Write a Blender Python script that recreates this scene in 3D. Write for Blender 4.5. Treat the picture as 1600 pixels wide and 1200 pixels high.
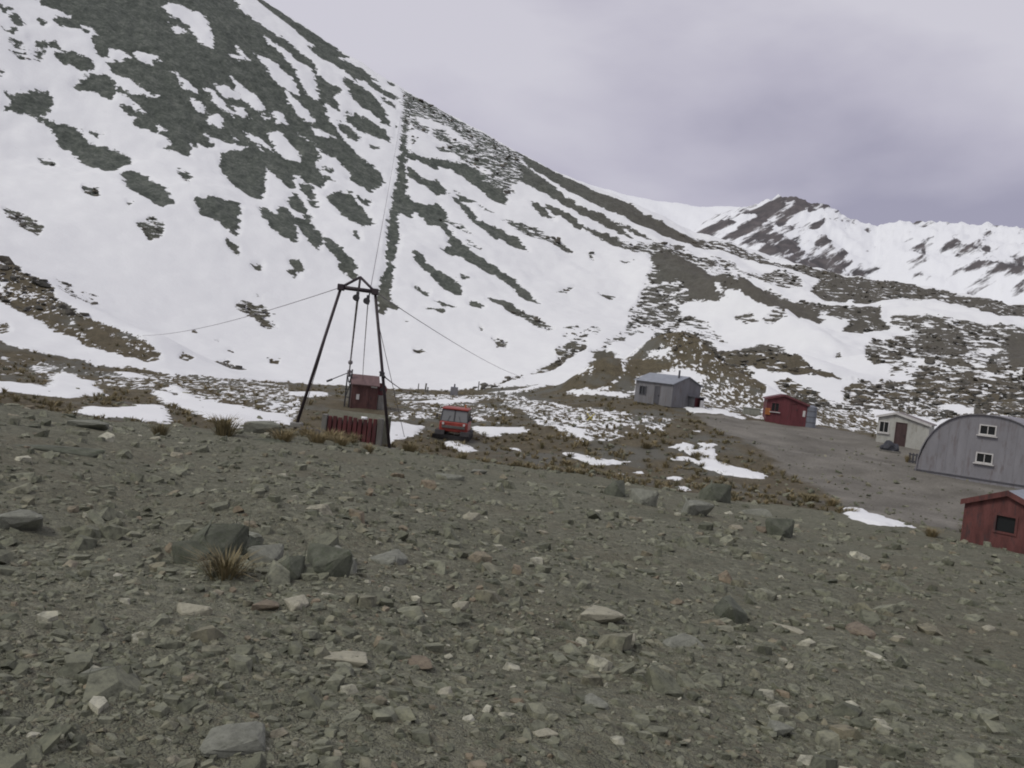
import bpy, bmesh, math, random
import numpy as np
from mathutils import Vector, Matrix

scene = bpy.context.scene
for o in list(bpy.data.objects): bpy.data.objects.remove(o, do_unlink=True)
C = scene.collection
R = math.radians
random.seed(11)

# ---------------------------------------------------------------- camera
cam_d = bpy.data.cameras.new('camera'); cam = bpy.data.objects.new('camera', cam_d); C.objects.link(cam)
cam_d.lens = 29.95; cam_d.sensor_width = 36; cam_d.clip_start = .05; cam_d.clip_end = 6000
PITCH, ROLL = R(-1.72), R(6.3)
fw = Vector((0, math.cos(PITCH), math.sin(PITCH))); r0 = Vector((1, 0, 0)); u0 = r0.cross(fw)
rt = r0*math.cos(ROLL)+u0*math.sin(ROLL); up = u0*math.cos(ROLL)-r0*math.sin(ROLL)
cam.matrix_world = Matrix(((rt.x, up.x, -fw.x, 0), (rt.y, up.y, -fw.y, 0), (rt.z, up.z, -fw.z, 1.6), (0, 0, 0, 1)))
scene.camera = cam

# ---------------------------------------------------------------- overcast sky and soft sun
SUN_EL, SUN_AZ = R(50), R(-125)           # azimuth from +Y towards +X: behind and to the left
w = bpy.data.worlds.new('World'); scene.world = w; w.use_nodes = True
nt = w.node_tree; N = nt.nodes; Lk = nt.links
bg = N['Background']; bg.inputs['Strength'].default_value = .1
skyn = N.new('ShaderNodeTexSky'); skyn.sky_type = 'NISHITA'; skyn.sun_disc = False
skyn.sun_elevation = SUN_EL; skyn.sun_rotation = SUN_AZ; skyn.altitude = 1500
tc = N.new('ShaderNodeTexCoord'); mp = N.new('ShaderNodeMapping'); mp.inputs['Scale'].default_value = (1.0, 1.0, 2.4)
mp.inputs['Location'].default_value = (25.79, 28.48, 18.36)
Lk.new(tc.outputs['Generated'], mp.inputs['Vector'])
n1 = N.new('ShaderNodeTexNoise'); n1.inputs['Scale'].default_value = 1.7; n1.inputs['Detail'].default_value = 6; n1.inputs['Roughness'].default_value = .47; n1.inputs['Distortion'].default_value = .15
Lk.new(mp.outputs['Vector'], n1.inputs['Vector'])
cr = N.new('ShaderNodeValToRGB'); e = cr.color_ramp.elements
e[0].position = .39; e[0].color = (.29, .277, .355, 1); e[1].position = .61; e[1].color = (.52, .505, .56, 1)
m_ = e.new(.5); m_.color = (.41, .392, .465, 1)
Lk.new(n1.outputs['Fac'], cr.inputs['Fac'])
sc = N.new('ShaderNodeVectorMath'); sc.operation = 'SCALE'; sc.inputs['Scale'].default_value = 10.0
Lk.new(cr.outputs['Color'], sc.inputs[0])
mx = N.new('ShaderNodeMix'); mx.data_type = 'RGBA'; mx.inputs['Factor'].default_value = .94
Lk.new(skyn.outputs['Color'], mx.inputs['A']); Lk.new(sc.outputs['Vector'], mx.inputs['B'])
Lk.new(mx.outputs['Result'], bg.inputs['Color'])
sun_d = bpy.data.lights.new('sun', 'SUN'); sun = bpy.data.objects.new('sun', sun_d); C.objects.link(sun)
sun_d.energy = 1.15; sun_d.angle = R(18); sun_d.color = (1, .975, .90)
sdir = Vector((math.sin(SUN_AZ)*math.cos(SUN_EL), math.cos(SUN_AZ)*math.cos(SUN_EL), math.sin(SUN_EL)))
sun.rotation_euler = sdir.to_track_quat('Z', 'Y').to_euler()

scene.render.engine = 'CYCLES'
scene.view_settings.view_transform = 'Standard'; scene.view_settings.look = 'None'
scene.view_settings.exposure = .28; scene.view_settings.gamma = 1
scene.cycles.max_bounces = 4; scene.cycles.diffuse_bounces = 2; scene.cycles.filter_width = 1.9

# ---------------------------------------------------------------- survey of the place, metres, viewpoint's feet at 0,0
PROFILES = ([(-50.0,[(0.0,0.0),(7.0,-0.17),(18.0,-0.47),(24.0,-0.64),(42.0,-3.4),(60.0,-3.6),(78.0,-3.6),(86.0,-1.45),(170.0,29.25),(330.0,166.96),(390.0,160.96),
(830.0,-25.0),(3000.0,-60.0)]),(-47.5,[(0.0,0.0),(7.0,-0.17),(18.0,-0.47),(24.0,-0.64),(42.0,-3.4),(60.0,-3.6),(78.0,-3.6),(86.0,-1.45),(170.0,29.25),
(330.0,166.96),(390.0,160.96),(830.0,-25.0),(3000.0,-60.0)]),(-45.0,[(0.0,0.0),(7.0,-0.17),(18.0,-0.47),(24.0,-0.64),(42.0,-3.4),(60.0,-3.6),
(78.0,-3.6),(86.0,-1.45),(170.0,29.25),(330.0,166.96),(390.0,160.96),(830.0,-25.0),(3000.0,-60.0)]),(-42.5,[(0.0,0.0),(7.0,-0.17),(18.0,-0.47),
(24.0,-0.64),(42.0,-3.4),(60.0,-3.6),(78.0,-3.6),(86.0,-1.45),(170.0,29.25),(330.0,166.96),(390.0,160.96),(830.0,-25.0),(3000.0,-60.0)]),
(-40.0,[(0.0,0.0),(7.0,-0.17),(18.0,-0.47),(24.0,-0.64),(42.0,-3.4),(60.0,-3.6),(78.0,-3.6),(86.0,-1.45),(170.0,28.99),(330.0,163.03),(390.0,157.03),
(830.0,-25.0),(3000.0,-60.0)]),(-37.5,[(0.0,0.0),(7.0,-0.2),(18.0,-0.54),(24.5,-0.76),(42.0,-3.37),(60.0,-3.57),(77.5,-3.6),(86.5,-1.61),
(170.0,27.53),(330.0,157.33),(390.0,151.33),(830.0,-25.0),(3000.0,-60.0)]),(-35.0,[(0.0,0.0),(7.0,-0.23),(18.0,-0.64),(25.0,-0.91),(42.0,-3.34),
(60.0,-3.54),(76.9,-3.6),(87.1,-1.8),(170.0,26.08),(330.0,151.63),(390.0,145.63),(830.0,-25.0),(3000.0,-60.0)]),(-32.5,[(0.0,0.0),(7.0,-0.26),
(18.0,-0.73),(25.6,-1.07),(42.0,-3.31),(60.0,-3.51),(76.3,-3.6),(87.7,-1.99),(170.0,24.62),(329.2,145.79),(389.2,139.79),(829.2,-25.0),
(3000.0,-60.0)]),(-30.0,[(0.0,0.0),(7.0,-0.29),(18.0,-0.81),(26.2,-1.22),(42.1,-3.32),(60.0,-3.51),(76.2,-3.61),(88.9,-2.27),(170.0,24.73),
(326.8,139.65),(386.8,133.65),(826.8,-25.0),(3000.0,-60.0)]),(-27.5,[(0.0,0.0),(7.0,-0.32),(18.0,-0.88),(27.0,-1.37),(42.3,-3.35),(60.0,-3.53),
(76.5,-3.63),(91.0,-2.68),(170.0,25.34),(324.5,133.51),(384.5,127.51),(824.5,-25.0),(3000.0,-60.0)]),(-25.0,[(0.0,0.0),(7.0,-0.36),(18.0,-1.0),
(27.7,-1.59),(42.4,-3.39),(60.0,-3.54),(76.9,-3.64),(93.2,-3.09),(170.0,25.96),(322.1,127.37),(382.1,121.37),(822.1,-25.0),(3000.0,-60.0)]),
(-22.5,[(0.0,0.0),(7.0,-0.39),(18.0,-1.08),(28.8,-1.78),(42.6,-3.42),(60.0,-3.56),(77.2,-3.66),(95.2,-3.47),(170.0,26.57),(319.1,121.02),
(379.1,115.02),(819.1,-25.0),(3000.0,-60.0)]),(-20.0,[(0.0,0.0),(7.0,-0.41),(18.0,-1.13),(30.2,-1.94),(42.8,-3.46),(60.0,-3.58),(77.6,-3.68),
(96.4,-3.72),(171.4,26.54),(312.7,113.39),(372.7,107.39),(812.7,-25.0),(3000.0,-60.0)]),(-17.5,[(0.0,0.0),(7.0,-0.42),(18.0,-1.15),(31.8,-2.1),
(43.0,-3.49),(60.0,-3.6),(77.9,-3.7),(97.6,-3.96),(173.4,26.18),(308.3,106.66),(368.3,100.66),(808.3,-25.0),(3000.0,-60.0)]),(-15.0,[(0.0,0.0),
(7.0,-0.41),(18.0,-1.12),(32.8,-2.11),(43.0,-3.52),(60.0,-3.6),(78.3,-3.68),(99.2,-3.99),(175.5,25.82),(305.2,100.62),(365.2,94.62),(805.2,-25.0),
(3000.0,-60.0)]),(-12.5,[(0.0,0.0),(7.0,-0.42),(18.0,-1.16),(33.6,-2.23),(43.0,-3.55),(60.0,-3.6),(78.7,-3.66),(101.1,-3.92),(177.6,25.46),
(303.0,94.82),(363.0,88.82),(803.0,-25.0),(3000.0,-60.0)]),(-10.0,[(0.0,0.0),(7.0,-0.44),(18.0,-1.22),(34.4,-2.4),(43.0,-3.59),(60.0,-3.6),
(79.1,-3.64),(102.9,-3.85),(179.6,25.1),(300.8,89.04),(360.8,83.04),(800.8,-25.0),(3000.0,-60.0)]),(-7.5,[(0.0,0.0),(7.0,-0.46),(18.0,-1.28),
(35.1,-2.58),(43.0,-3.66),(60.0,-3.6),(79.5,-3.62),(104.7,-3.72),(180.0,23.93),(297.0,82.87),(357.0,76.87),(797.0,-25.0),(3000.0,-60.0)]),
(-5.0,[(0.0,0.0),(7.0,-0.49),(18.0,-1.36),(35.7,-2.77),(43.0,-3.78),(60.0,-3.6),(79.9,-3.6),(106.4,-3.51),(180.0,22.58),(292.1,76.45),(352.1,70.45),
(792.1,-25.0),(3000.0,-60.0)]),(-2.5,[(0.0,0.0),(7.0,-0.51),(18.0,-1.41),(36.2,-2.93),(43.2,-3.78),(60.0,-3.41),(80.0,-3.32),(107.8,-2.85),
(180.0,21.22),(287.4,70.46),(347.4,64.46),(787.4,-25.0),(3000.0,-60.0)]),(0.0,[(0.0,0.0),(7.0,-0.53),(18.0,-1.46),(36.6,-3.05),(43.5,-3.75),
(60.0,-3.18),(80.0,-2.97),(109.0,-1.99),(180.0,19.87),(282.7,64.79),(342.7,58.79),(782.7,-25.0),(3000.0,-60.0)]),(2.5,[(0.0,0.0),(7.0,-0.54),
(18.0,-1.5),(37.0,-3.17),(43.8,-3.72),(60.0,-2.94),(80.0,-2.6),(110.1,-1.12),(180.0,18.52),(278.9,59.72),(338.9,53.72),(778.9,-25.0),(3000.0,-60.0)]),
(5.0,[(0.0,0.0),(7.0,-0.55),(18.0,-1.51),(37.0,-3.21),(43.9,-3.68),(60.0,-2.67),(80.0,-2.14),(110.9,-0.26),(180.0,17.2),(276.4,55.5),(336.4,49.5),
(776.4,-25.0),(3000.0,-60.0)]),(7.5,[(0.0,0.0),(7.0,-0.55),(18.0,-1.53),(36.9,-3.23),(43.6,-3.62),(60.0,-2.4),(80.0,-1.68),(111.7,0.6),(180.0,15.88),
(273.8,51.06),(333.8,45.06),(773.8,-25.0),(3000.0,-60.0)]),(10.0,[(0.0,0.0),(7.0,-0.55),(18.0,-1.53),(36.5,-3.21),(43.3,-3.56),(60.0,-2.19),
(80.0,-1.22),(112.0,0.96),(180.0,14.56),(271.2,46.38),(331.2,40.38),(771.2,-25.0),(3000.0,-60.0)]),(12.5,[(0.0,0.0),(7.0,-0.55),(18.0,-1.54),
(36.2,-3.18),(43.0,-3.5),(60.0,-2.01),(80.7,-1.25),(112.0,1.02),(180.0,13.47),(268.2,42.97),(328.2,36.97),(768.2,-25.0),(3000.0,-60.0)]),
(15.0,[(0.0,0.0),(7.0,-0.57),(18.0,-1.57),(35.2,-3.17),(42.7,-3.41),(60.0,-2.18),(81.3,-1.3),(112.0,1.08),(180.0,12.88),(264.9,40.58),(324.9,34.58),
(764.9,-25.0),(3000.0,-60.0)]),(17.5,[(0.0,0.0),(7.0,-0.59),(18.0,-1.62),(34.0,-3.16),(42.4,-3.31),(60.0,-2.37),(82.0,-1.36),(112.0,1.15),
(180.0,12.29),(262.3,37.55),(322.3,31.55),(762.3,-25.0),(3000.0,-60.0)]),(20.0,[(0.0,0.0),(7.0,-0.59),(18.0,-1.63),(33.0,-3.08),(42.1,-3.22),
(60.0,-2.56),(81.2,-1.63),(112.0,1.26),(180.0,11.7),(259.7,34.73),(319.7,28.73),(759.7,-25.0),(3000.0,-60.0)]),(22.5,[(0.0,0.0),(7.0,-0.59),
(18.0,-1.64),(31.8,-2.99),(41.5,-3.17),(60.0,-2.72),(80.5,-1.91),(112.0,1.37),(180.0,11.69),(257.3,33.47),(317.3,27.47),(757.3,-25.0),
(3000.0,-60.0)]),(25.0,[(0.0,0.0),(7.0,-0.57),(18.0,-1.59),(30.2,-2.74),(40.8,-3.17),(60.0,-2.86),(79.8,-2.1),(112.0,1.61),(180.0,11.71),
(254.9,32.19),(314.9,26.19),(754.9,-25.0),(3000.0,-60.0)]),(27.5,[(0.0,0.0),(7.0,-0.55),(18.0,-1.54),(28.8,-2.53),(40.0,-3.22),(59.3,-2.9),
(79.0,-2.1),(112.0,2.15),(180.0,11.73),(252.6,30.49),(312.6,24.49),(752.6,-25.0),(3000.0,-60.0)]),(30.0,[(0.0,0.0),(7.0,-0.55),(18.0,-1.51),
(27.8,-2.41),(39.3,-3.28),(58.4,-2.9),(78.3,-2.1),(112.0,2.69),(180.0,11.75),(250.3,28.79),(310.3,22.79),(750.3,-25.0),(3000.0,-60.0)]),
(32.5,[(0.0,0.0),(7.0,-0.54),(18.0,-1.49),(26.9,-2.3),(38.8,-3.32),(58.0,-2.9),(78.0,-2.1),(112.0,3.15),(180.0,11.61),(250.0,27.29),(310.0,21.29),
(750.0,-25.0),(3000.0,-60.0)]),(35.0,[(0.0,0.0),(7.0,-0.53),(18.0,-1.47),(26.6,-2.24),(38.5,-3.35),(58.0,-2.9),(78.0,-2.1),(112.0,3.54),(180.0,11.41),
(250.0,25.82),(310.0,19.82),(750.0,-25.0),(3000.0,-60.0)]),(37.5,[(0.0,0.0),(7.0,-0.52),(18.0,-1.44),(26.3,-2.17),(38.2,-3.38),(58.0,-2.9),
(78.0,-2.1),(112.0,3.94),(180.0,11.21),(250.0,24.36),(310.0,18.36),(750.0,-25.0),(3000.0,-60.0)]),(40.0,[(0.0,0.0),(7.0,-0.51),(18.0,-1.41),
(26.1,-2.1),(38.0,-3.4),(58.0,-2.9),(78.0,-2.1),(112.0,4.26),(180.0,11.06),(250.0,23.42),(310.0,17.42),(750.0,-25.0),(3000.0,-60.0)]),
(42.5,[(0.0,0.0),(7.0,-0.51),(18.0,-1.4),(26.0,-2.09),(38.0,-3.4),(58.0,-2.9),(78.0,-2.1),(112.0,4.26),(180.0,11.06),(250.0,23.42),(310.0,17.42),
(750.0,-25.0),(3000.0,-60.0)]),(45.0,[(0.0,0.0),(7.0,-0.51),(18.0,-1.4),(26.0,-2.09),(38.0,-3.4),(58.0,-2.9),(78.0,-2.1),(112.0,4.26),(180.0,11.06),
(250.0,23.42),(310.0,17.42),(750.0,-25.0),(3000.0,-60.0)]),(47.5,[(0.0,0.0),(7.0,-0.51),(18.0,-1.4),(26.0,-2.09),(38.0,-3.4),(58.0,-2.9),(78.0,-2.1),
(112.0,4.26),(180.0,11.06),(250.0,23.42),(310.0,17.42),(750.0,-25.0),(3000.0,-60.0)]),(50.0,[(0.0,0.0),(7.0,-0.51),(18.0,-1.4),(26.0,-2.09),
(38.0,-3.4),(58.0,-2.9),(78.0,-2.1),(112.0,4.26),(180.0,11.06),(250.0,23.42),(310.0,17.42),(750.0,-25.0),(3000.0,-60.0)])])
BUMPS = ([(10.1,97.5,10.1,97.5,3.4,4.5),(17.2,103.6,19.1,101.2,4.6,7.0),(19.3,102.2,26.1,94.5,2.2,5.0),(31.8,124.0,38.8,119.9,3.6,9.0),
(35.2,196.9,44.5,179.6,5.0,14.0),(44.5,179.6,54.3,155.8,4.5,9.0),(-1.6,108.0,12.9,111.3,1.2,5.0),(-58.4,95.6,-38.7,90.0,3.0,8.0),
(-11.9,67.0,-11.1,67.1,0.5,5.0),(-9.2,31.7,-8.4,31.9,0.2,1.0),(-7.9,38.2,-6.5,38.5,0.3,2.2),(32.8,146.4,55.5,150.1,-1.5,12.0),
(-3.4,10.2,-2.9,10.1,0.2,0.7),(-2.1,9.7,-1.6,9.6,0.1,0.5),(68.1,188.0,104.0,176.6,3.0,10.0),(60.9,137.1,76.5,129.0,2.5,9.0),
(29.9,67.7,32.3,65.4,0.5,3.5),(25.4,51.0,28.2,46.1,0.4,4.5)])
SNOW_LINE = (
([-39.71,-31.11,-29.63,-27.1,-25.68,-23.9,-21.68,-19.41,-17.07,-14.68,-13.46,-8.47,-4.22,-2.27,2.83,5.39,8.14,12.45,16.49,20.38,23.38,26.28,31.22,39.75],
[86.3,89.4,87.4,88.5,87.4,87.5,86.7,89.5,92.9,101.9,102.7,104.3,104.7,103.5,104.2,92.7,92.4,76.6,81.1,86.4,87.1,81.8,86.6,89.6]))
COVER = ([('d',[(-116.0,195.1),(-114.9,194.6),(-111.7,196.3),(-108.7,197.4),(-110.7,192.1),(-108.8,191.6),(-105.9,195.1),(-102.9,194.3),(-99.5,190.5),
(-97.1,190.7),(-95.6,189.0),(-93.1,187.9),(-89.7,188.6),(-84.4,187.2),(-90.7,184.7),(-90.2,183.2),(-86.4,182.6),(-82.6,180.0),(-83.5,178.0),
(-82.6,176.6),(-79.7,176.7),(-76.8,177.0),(-74.5,175.3),(-75.5,172.9),(-73.9,172.2),(-69.4,174.0),(-71.3,180.2),(-69.2,180.5),(-68.5,183.2),
(-66.6,183.8),(-61.9,189.3),(-58.6,186.4),(-55.1,186.9),(-51.0,187.7),(-46.0,188.5),(-48.6,194.2),(-48.7,199.6),(-44.0,199.5),(-41.8,195.3),
(-37.0,194.3),(-35.5,202.7),(-36.9,205.7),(-41.2,206.7),(-45.8,210.4),(-50.6,214.2),(-55.3,219.7),(-59.3,229.9),(-63.9,239.1),(-72.0,246.0),
(-76.4,245.7),(-80.1,244.3),(-85.1,245.8),(-89.4,247.8),(-92.9,252.1),(-101.4,254.6),(-121.4,203.0)]),('w',[(-78.3,238.6),(-76.4,238.8),(-73.3,239.5),
(-68.3,237.3),(-64.6,237.5),(-60.9,229.9),(-58.2,223.7),(-59.2,221.9),(-62.8,224.6),(-66.8,230.3),(-71.3,234.1),(-73.8,236.4),(-77.0,237.0)]),
('w',[(-75.9,224.4),(-73.4,226.2),(-70.3,226.3),(-66.2,225.0),(-62.4,219.8),(-65.1,218.7),(-69.4,219.7),(-72.9,222.7)]),('w',[(-64.5,216.9),
(-61.8,215.9),(-58.5,215.1),(-55.2,211.9),(-57.0,210.6),(-60.3,211.4),(-62.5,213.3)]),('w',[(-75.7,207.8),(-73.1,207.9),(-69.9,206.5),(-66.0,205.9),
(-65.5,203.6),(-68.1,202.8),(-72.3,205.1)]),('w',[(-77.8,198.2),(-76.4,199.6),(-73.7,198.3),(-71.8,196.4),(-70.0,195.5),(-71.3,195.3),(-74.6,196.5)]),
('w',[(-76.6,201.8),(-75.0,204.7),(-73.6,203.1),(-72.2,204.1),(-74.2,201.2)]),('w',[(-73.6,190.6),(-72.8,192.5),(-71.0,192.6),(-69.7,189.7),
(-70.8,188.8),(-72.8,189.2)]),('w',[(-71.4,198.7),(-69.8,201.0),(-67.2,199.0),(-68.6,198.1)]),('w',[(-79.9,216.8),(-78.0,218.6),(-80.6,223.2),
(-78.8,222.6),(-75.9,220.2),(-77.2,216.8)]),('w',[(-94.4,226.5),(-91.8,226.9),(-90.1,224.2),(-86.5,221.4),(-87.7,220.6),(-90.9,221.7),(-88.0,218.7),
(-83.8,214.4),(-86.1,213.7),(-91.2,219.7)]),('w',[(-64.5,206.7),(-62.5,207.3),(-60.2,204.9),(-61.9,202.7)]),('w',[(-65.8,202.6),(-63.3,202.5),
(-64.6,201.3)]),('w',[(-65.9,193.2),(-63.7,193.7),(-60.8,193.2),(-58.3,190.1),(-61.2,190.6),(-63.5,190.7)]),('w',[(-62.0,197.3),(-59.9,200.2),
(-56.6,198.9),(-53.7,196.3),(-54.1,194.5),(-52.2,192.6),(-54.7,191.3),(-57.7,192.0),(-59.9,194.3)]),('w',[(-71.3,184.0),(-68.1,184.8),(-65.6,186.6),
(-62.6,186.4),(-66.1,183.2),(-69.1,183.5)]),('w',[(-71.7,178.5),(-69.8,178.4),(-68.5,180.7),(-65.8,182.7),(-65.9,178.9),(-63.2,174.8),(-66.3,166.4)]),
('w',[(-57.0,204.0),(-53.2,202.1),(-50.1,200.2),(-46.7,200.6),(-43.3,198.5),(-42.1,197.0),(-49.8,193.7),(-50.2,198.4),(-54.2,201.9)]),
('w',[(-55.4,209.1),(-51.0,210.6),(-51.2,208.7),(-53.4,207.6)]),('w',[(-68.0,189.1),(-65.7,189.4),(-66.6,188.4)]),('w',[(-80.4,196.9),(-79.0,196.2),
(-79.2,195.1)]),('w',[(-78.1,192.2),(-75.0,192.1),(-75.6,191.2)]),('w',[(-91.8,254.1),(-89.6,257.6),(-84.9,257.3),(-81.1,253.2),(-76.9,255.0),
(-73.2,255.1),(-69.6,253.4),(-65.6,249.2),(-64.9,242.6),(-70.3,246.2),(-74.3,248.9),(-77.0,245.3),(-80.9,246.5),(-85.5,247.2),(-89.7,246.5)]),
('w',[(-64.9,242.6),(-59.7,239.7),(-56.6,243.7),(-60.6,242.7)]),('d',[(-94.4,277.8),(-91.5,277.9),(-84.0,275.0),(-77.0,278.6),(-65.7,273.1),
(-62.2,270.4),(-62.6,266.5),(-64.0,254.4),(-69.1,256.3),(-70.7,255.8),(-76.4,259.3),(-80.6,260.9),(-85.3,263.8),(-87.2,263.8),(-93.7,271.5)]),
('d',[(-69.4,251.4),(-68.5,257.3),(-63.2,258.2),(-56.6,258.8),(-48.8,254.6),(-42.8,254.3),(-43.6,251.9),(-49.2,250.6),(-52.8,252.7),(-54.6,247.3),
(-58.2,249.3),(-62.9,250.5),(-65.0,248.7)]),('d',[(-56.9,243.2),(-53.3,246.0),(-49.8,246.0),(-45.9,242.3),(-43.8,240.6),(-40.6,231.7),(-42.4,230.6),
(-45.8,233.0),(-49.1,233.1),(-52.2,235.6),(-53.7,238.0)]),('d',[(-63.2,235.9),(-58.7,236.3),(-55.8,236.1),(-56.2,230.5),(-52.8,224.3),(-55.2,224.4),
(-57.6,224.6),(-60.6,230.3)]),('d',[(-51.3,224.7),(-49.1,228.4),(-44.3,228.5),(-41.3,227.6),(-38.2,222.8),(-40.9,221.0),(-44.7,220.4),(-46.5,219.9),
(-49.5,221.2)]),('d',[(-51.7,217.9),(-49.0,219.4),(-44.4,216.5),(-45.5,213.5),(-48.2,213.9)]),('d',[(-71.7,241.2),(-69.8,244.6),(-65.2,240.9),
(-66.7,237.5)]),('d',[(-46.2,247.5),(-42.1,248.6),(-42.2,245.2),(-44.4,245.2)]),('d',[(-48.4,268.4),(-47.5,274.0),(-47.2,264.8)]),('d',[(-61.3,261.2),
(-56.3,263.5),(-50.8,260.1),(-53.3,254.6),(-58.2,254.4)]),('d',[(-42.6,216.9),(-40.2,216.5),(-41.3,214.8)]),('d',[(-40.7,250.4),(-39.4,250.7),
(-38.2,242.4),(-39.2,242.1)]),('d',[(-38.4,235.2),(-37.1,235.0),(-35.6,225.6),(-36.3,224.2)]),('w',[(-98.3,193.5),(-95.8,194.9),(-93.9,194.5),
(-96.3,191.2)]),('w',[(-94.0,196.4),(-92.4,198.3),(-88.7,198.9),(-91.9,195.0)]),('w',[(-84.9,197.3),(-78.9,196.6),(-81.0,194.5)]),('w',[(-99.8,221.7),
(-96.1,225.9),(-92.0,227.5),(-86.7,221.8),(-83.7,214.0),(-87.2,215.8),(-91.7,220.0),(-96.9,218.9)]),('w',[(-77.9,198.5),(-70.1,196.2),(-73.3,196.2)]),
('w',[(-78.2,192.6),(-74.8,192.5),(-76.3,190.7)]),('w',[(-91.2,187.3),(-83.9,187.2),(-86.6,185.3),(-90.2,184.4)]),('w',[(-90.1,183.4),(-83.0,181.2),
(-83.4,179.3)]),('w',[(-94.4,215.0),(-91.2,216.5),(-92.4,213.6)]),('w',[(-76.9,201.9),(-72.9,204.8),(-71.4,204.1),(-74.3,200.7)]),('w',[(-75.0,207.4),
(-71.4,208.1),(-65.6,204.8),(-68.2,202.9),(-72.7,206.1)]),('w',[(-71.5,199.0),(-69.4,201.1),(-67.4,198.9),(-69.5,197.2)]),('w',[(-105.9,196.2),
(-103.2,196.7),(-103.1,194.9)]),('w',[(-79.7,179.2),(-76.8,178.2),(-78.1,177.3)]),('d',[(-103.1,165.4),(-101.6,166.4),(-101.3,170.3),(-99.7,173.5),
(-97.6,171.5),(-95.7,167.6),(-97.0,164.8),(-99.2,163.1),(-100.8,162.2),(-101.2,164.2)]),('d',[(-95.7,164.5),(-93.1,165.7),(-90.0,167.2),(-86.3,164.8),
(-82.5,164.9),(-79.3,165.1),(-76.7,163.8),(-76.2,159.2),(-78.1,155.9),(-81.1,156.6),(-86.3,160.1),(-88.4,160.1),(-92.2,163.5)]),('d',[(-74.7,156.2),
(-73.8,158.6),(-69.9,156.0),(-64.9,151.7),(-61.6,148.0),(-61.8,144.1),(-65.4,145.6),(-69.4,147.6)]),('d',[(-104.8,184.1),(-102.8,186.9),
(-100.4,187.2),(-97.8,187.6),(-97.5,184.6),(-100.0,183.6),(-103.4,183.5)]),('d',[(-97.4,178.9),(-97.4,182.3),(-95.3,186.2),(-92.2,185.2),
(-90.2,180.5),(-94.0,180.7),(-96.1,179.2)]),('d',[(-87.8,179.5),(-86.1,180.9),(-83.6,179.6),(-85.2,178.2)]),('d',[(-109.9,183.1),(-106.5,186.7),
(-105.2,186.1),(-108.2,182.5)]),('d',[(-116.1,184.8),(-115.8,187.1),(-113.1,186.0),(-113.3,183.4)]),('d',[(-114.9,180.3),(-112.8,182.7),
(-112.5,180.5)]),('d',[(-111.4,178.9),(-109.9,180.8),(-110.0,178.8)]),('d',[(-107.5,181.4),(-106.4,181.8),(-105.8,179.8)]),('d',[(-108.7,170.0),
(-107.0,170.5),(-106.5,169.0)]),('d',[(-112.4,188.8),(-110.9,190.3),(-111.0,188.6)]),('d',[(-118.0,185.6),(-117.1,187.0),(-116.9,185.0)]),
('d',[(-87.9,168.5),(-85.9,168.9),(-85.8,167.2)]),('m',[(-77.8,126.0),(-75.3,126.0),(-72.0,124.7),(-69.1,122.6),(-68.1,119.6),(-70.4,119.5),
(-73.6,121.2)]),('m',[(-75.2,143.0),(-72.2,142.8),(-70.3,139.7),(-72.7,139.4)]),('m',[(-62.2,135.4),(-61.5,139.4),(-58.9,139.1),(-57.3,134.7),
(-58.3,132.2),(-60.8,134.4)]),('m',[(-109.4,177.0),(-108.1,177.9),(-107.7,176.8)]),('m',[(-68.4,165.4),(-65.2,163.2),(-62.6,156.9),(-66.1,161.6)]),
('m',[(-67.4,141.8),(-65.4,141.6),(-65.6,140.1)]),('m',[(-89.5,154.1),(-86.7,154.6),(-83.8,151.4),(-86.9,151.5)]),('d',[(-66.1,179.7),(-65.6,183.2),
(-64.1,184.7),(-62.7,187.5),(-60.9,189.7),(-58.8,187.0),(-56.4,179.9),(-52.6,167.0),(-54.0,166.3),(-56.5,167.9),(-58.7,169.3),(-61.7,172.9),
(-63.8,175.6),(-65.1,177.9)]),('d',[(-61.6,191.5),(-59.0,191.6),(-54.6,189.7),(-52.8,186.6),(-50.4,181.4),(-51.1,180.3),(-54.1,181.8),(-56.7,183.3),
(-58.8,186.1)]),('d',[(-59.8,152.5),(-59.0,152.7),(-58.1,154.2),(-56.8,156.1),(-54.8,156.6),(-53.5,157.5),(-51.5,152.2),(-49.6,146.2),(-49.7,145.1),
(-51.2,145.9),(-52.7,147.5),(-54.3,147.3),(-56.4,147.5),(-58.4,150.2)]),('d',[(-50.0,142.4),(-48.1,142.3),(-47.0,140.0),(-48.6,140.8)]),
('d',[(-50.9,161.9),(-49.2,161.4),(-46.9,160.2),(-48.6,165.8),(-47.8,168.1),(-45.1,163.3),(-43.4,158.8),(-41.3,154.1),(-41.1,151.5),(-43.0,151.9),
(-46.0,153.8),(-48.1,156.5)]),('d',[(-49.1,172.8),(-49.3,178.2),(-47.7,177.6),(-45.3,172.8),(-42.8,168.1),(-43.6,166.9),(-46.0,169.6),(-47.8,170.6)]),
('d',[(-44.8,162.4),(-43.1,166.5),(-40.8,162.7),(-38.6,160.5),(-37.5,156.9),(-37.1,152.7),(-38.2,153.3),(-39.9,155.3),(-42.7,159.7)]),
('d',[(-37.9,159.0),(-36.1,159.4),(-34.3,157.3),(-31.8,155.6),(-30.0,153.5),(-29.7,151.1),(-29.4,148.7),(-30.7,149.4),(-32.6,150.7),(-32.9,153.2),
(-34.4,154.1),(-36.0,155.4)]),('d',[(-43.6,182.0),(-42.4,188.3),(-40.1,189.4),(-37.3,185.3),(-34.4,182.3),(-32.0,176.5),(-33.4,171.4),(-36.1,172.9),
(-39.4,176.8),(-42.3,180.0)]),('d',[(-38.5,188.8),(-35.9,189.6),(-35.5,186.0),(-36.9,186.6)]),('d',[(-34.7,167.1),(-33.5,167.6),(-32.3,164.7),
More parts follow.
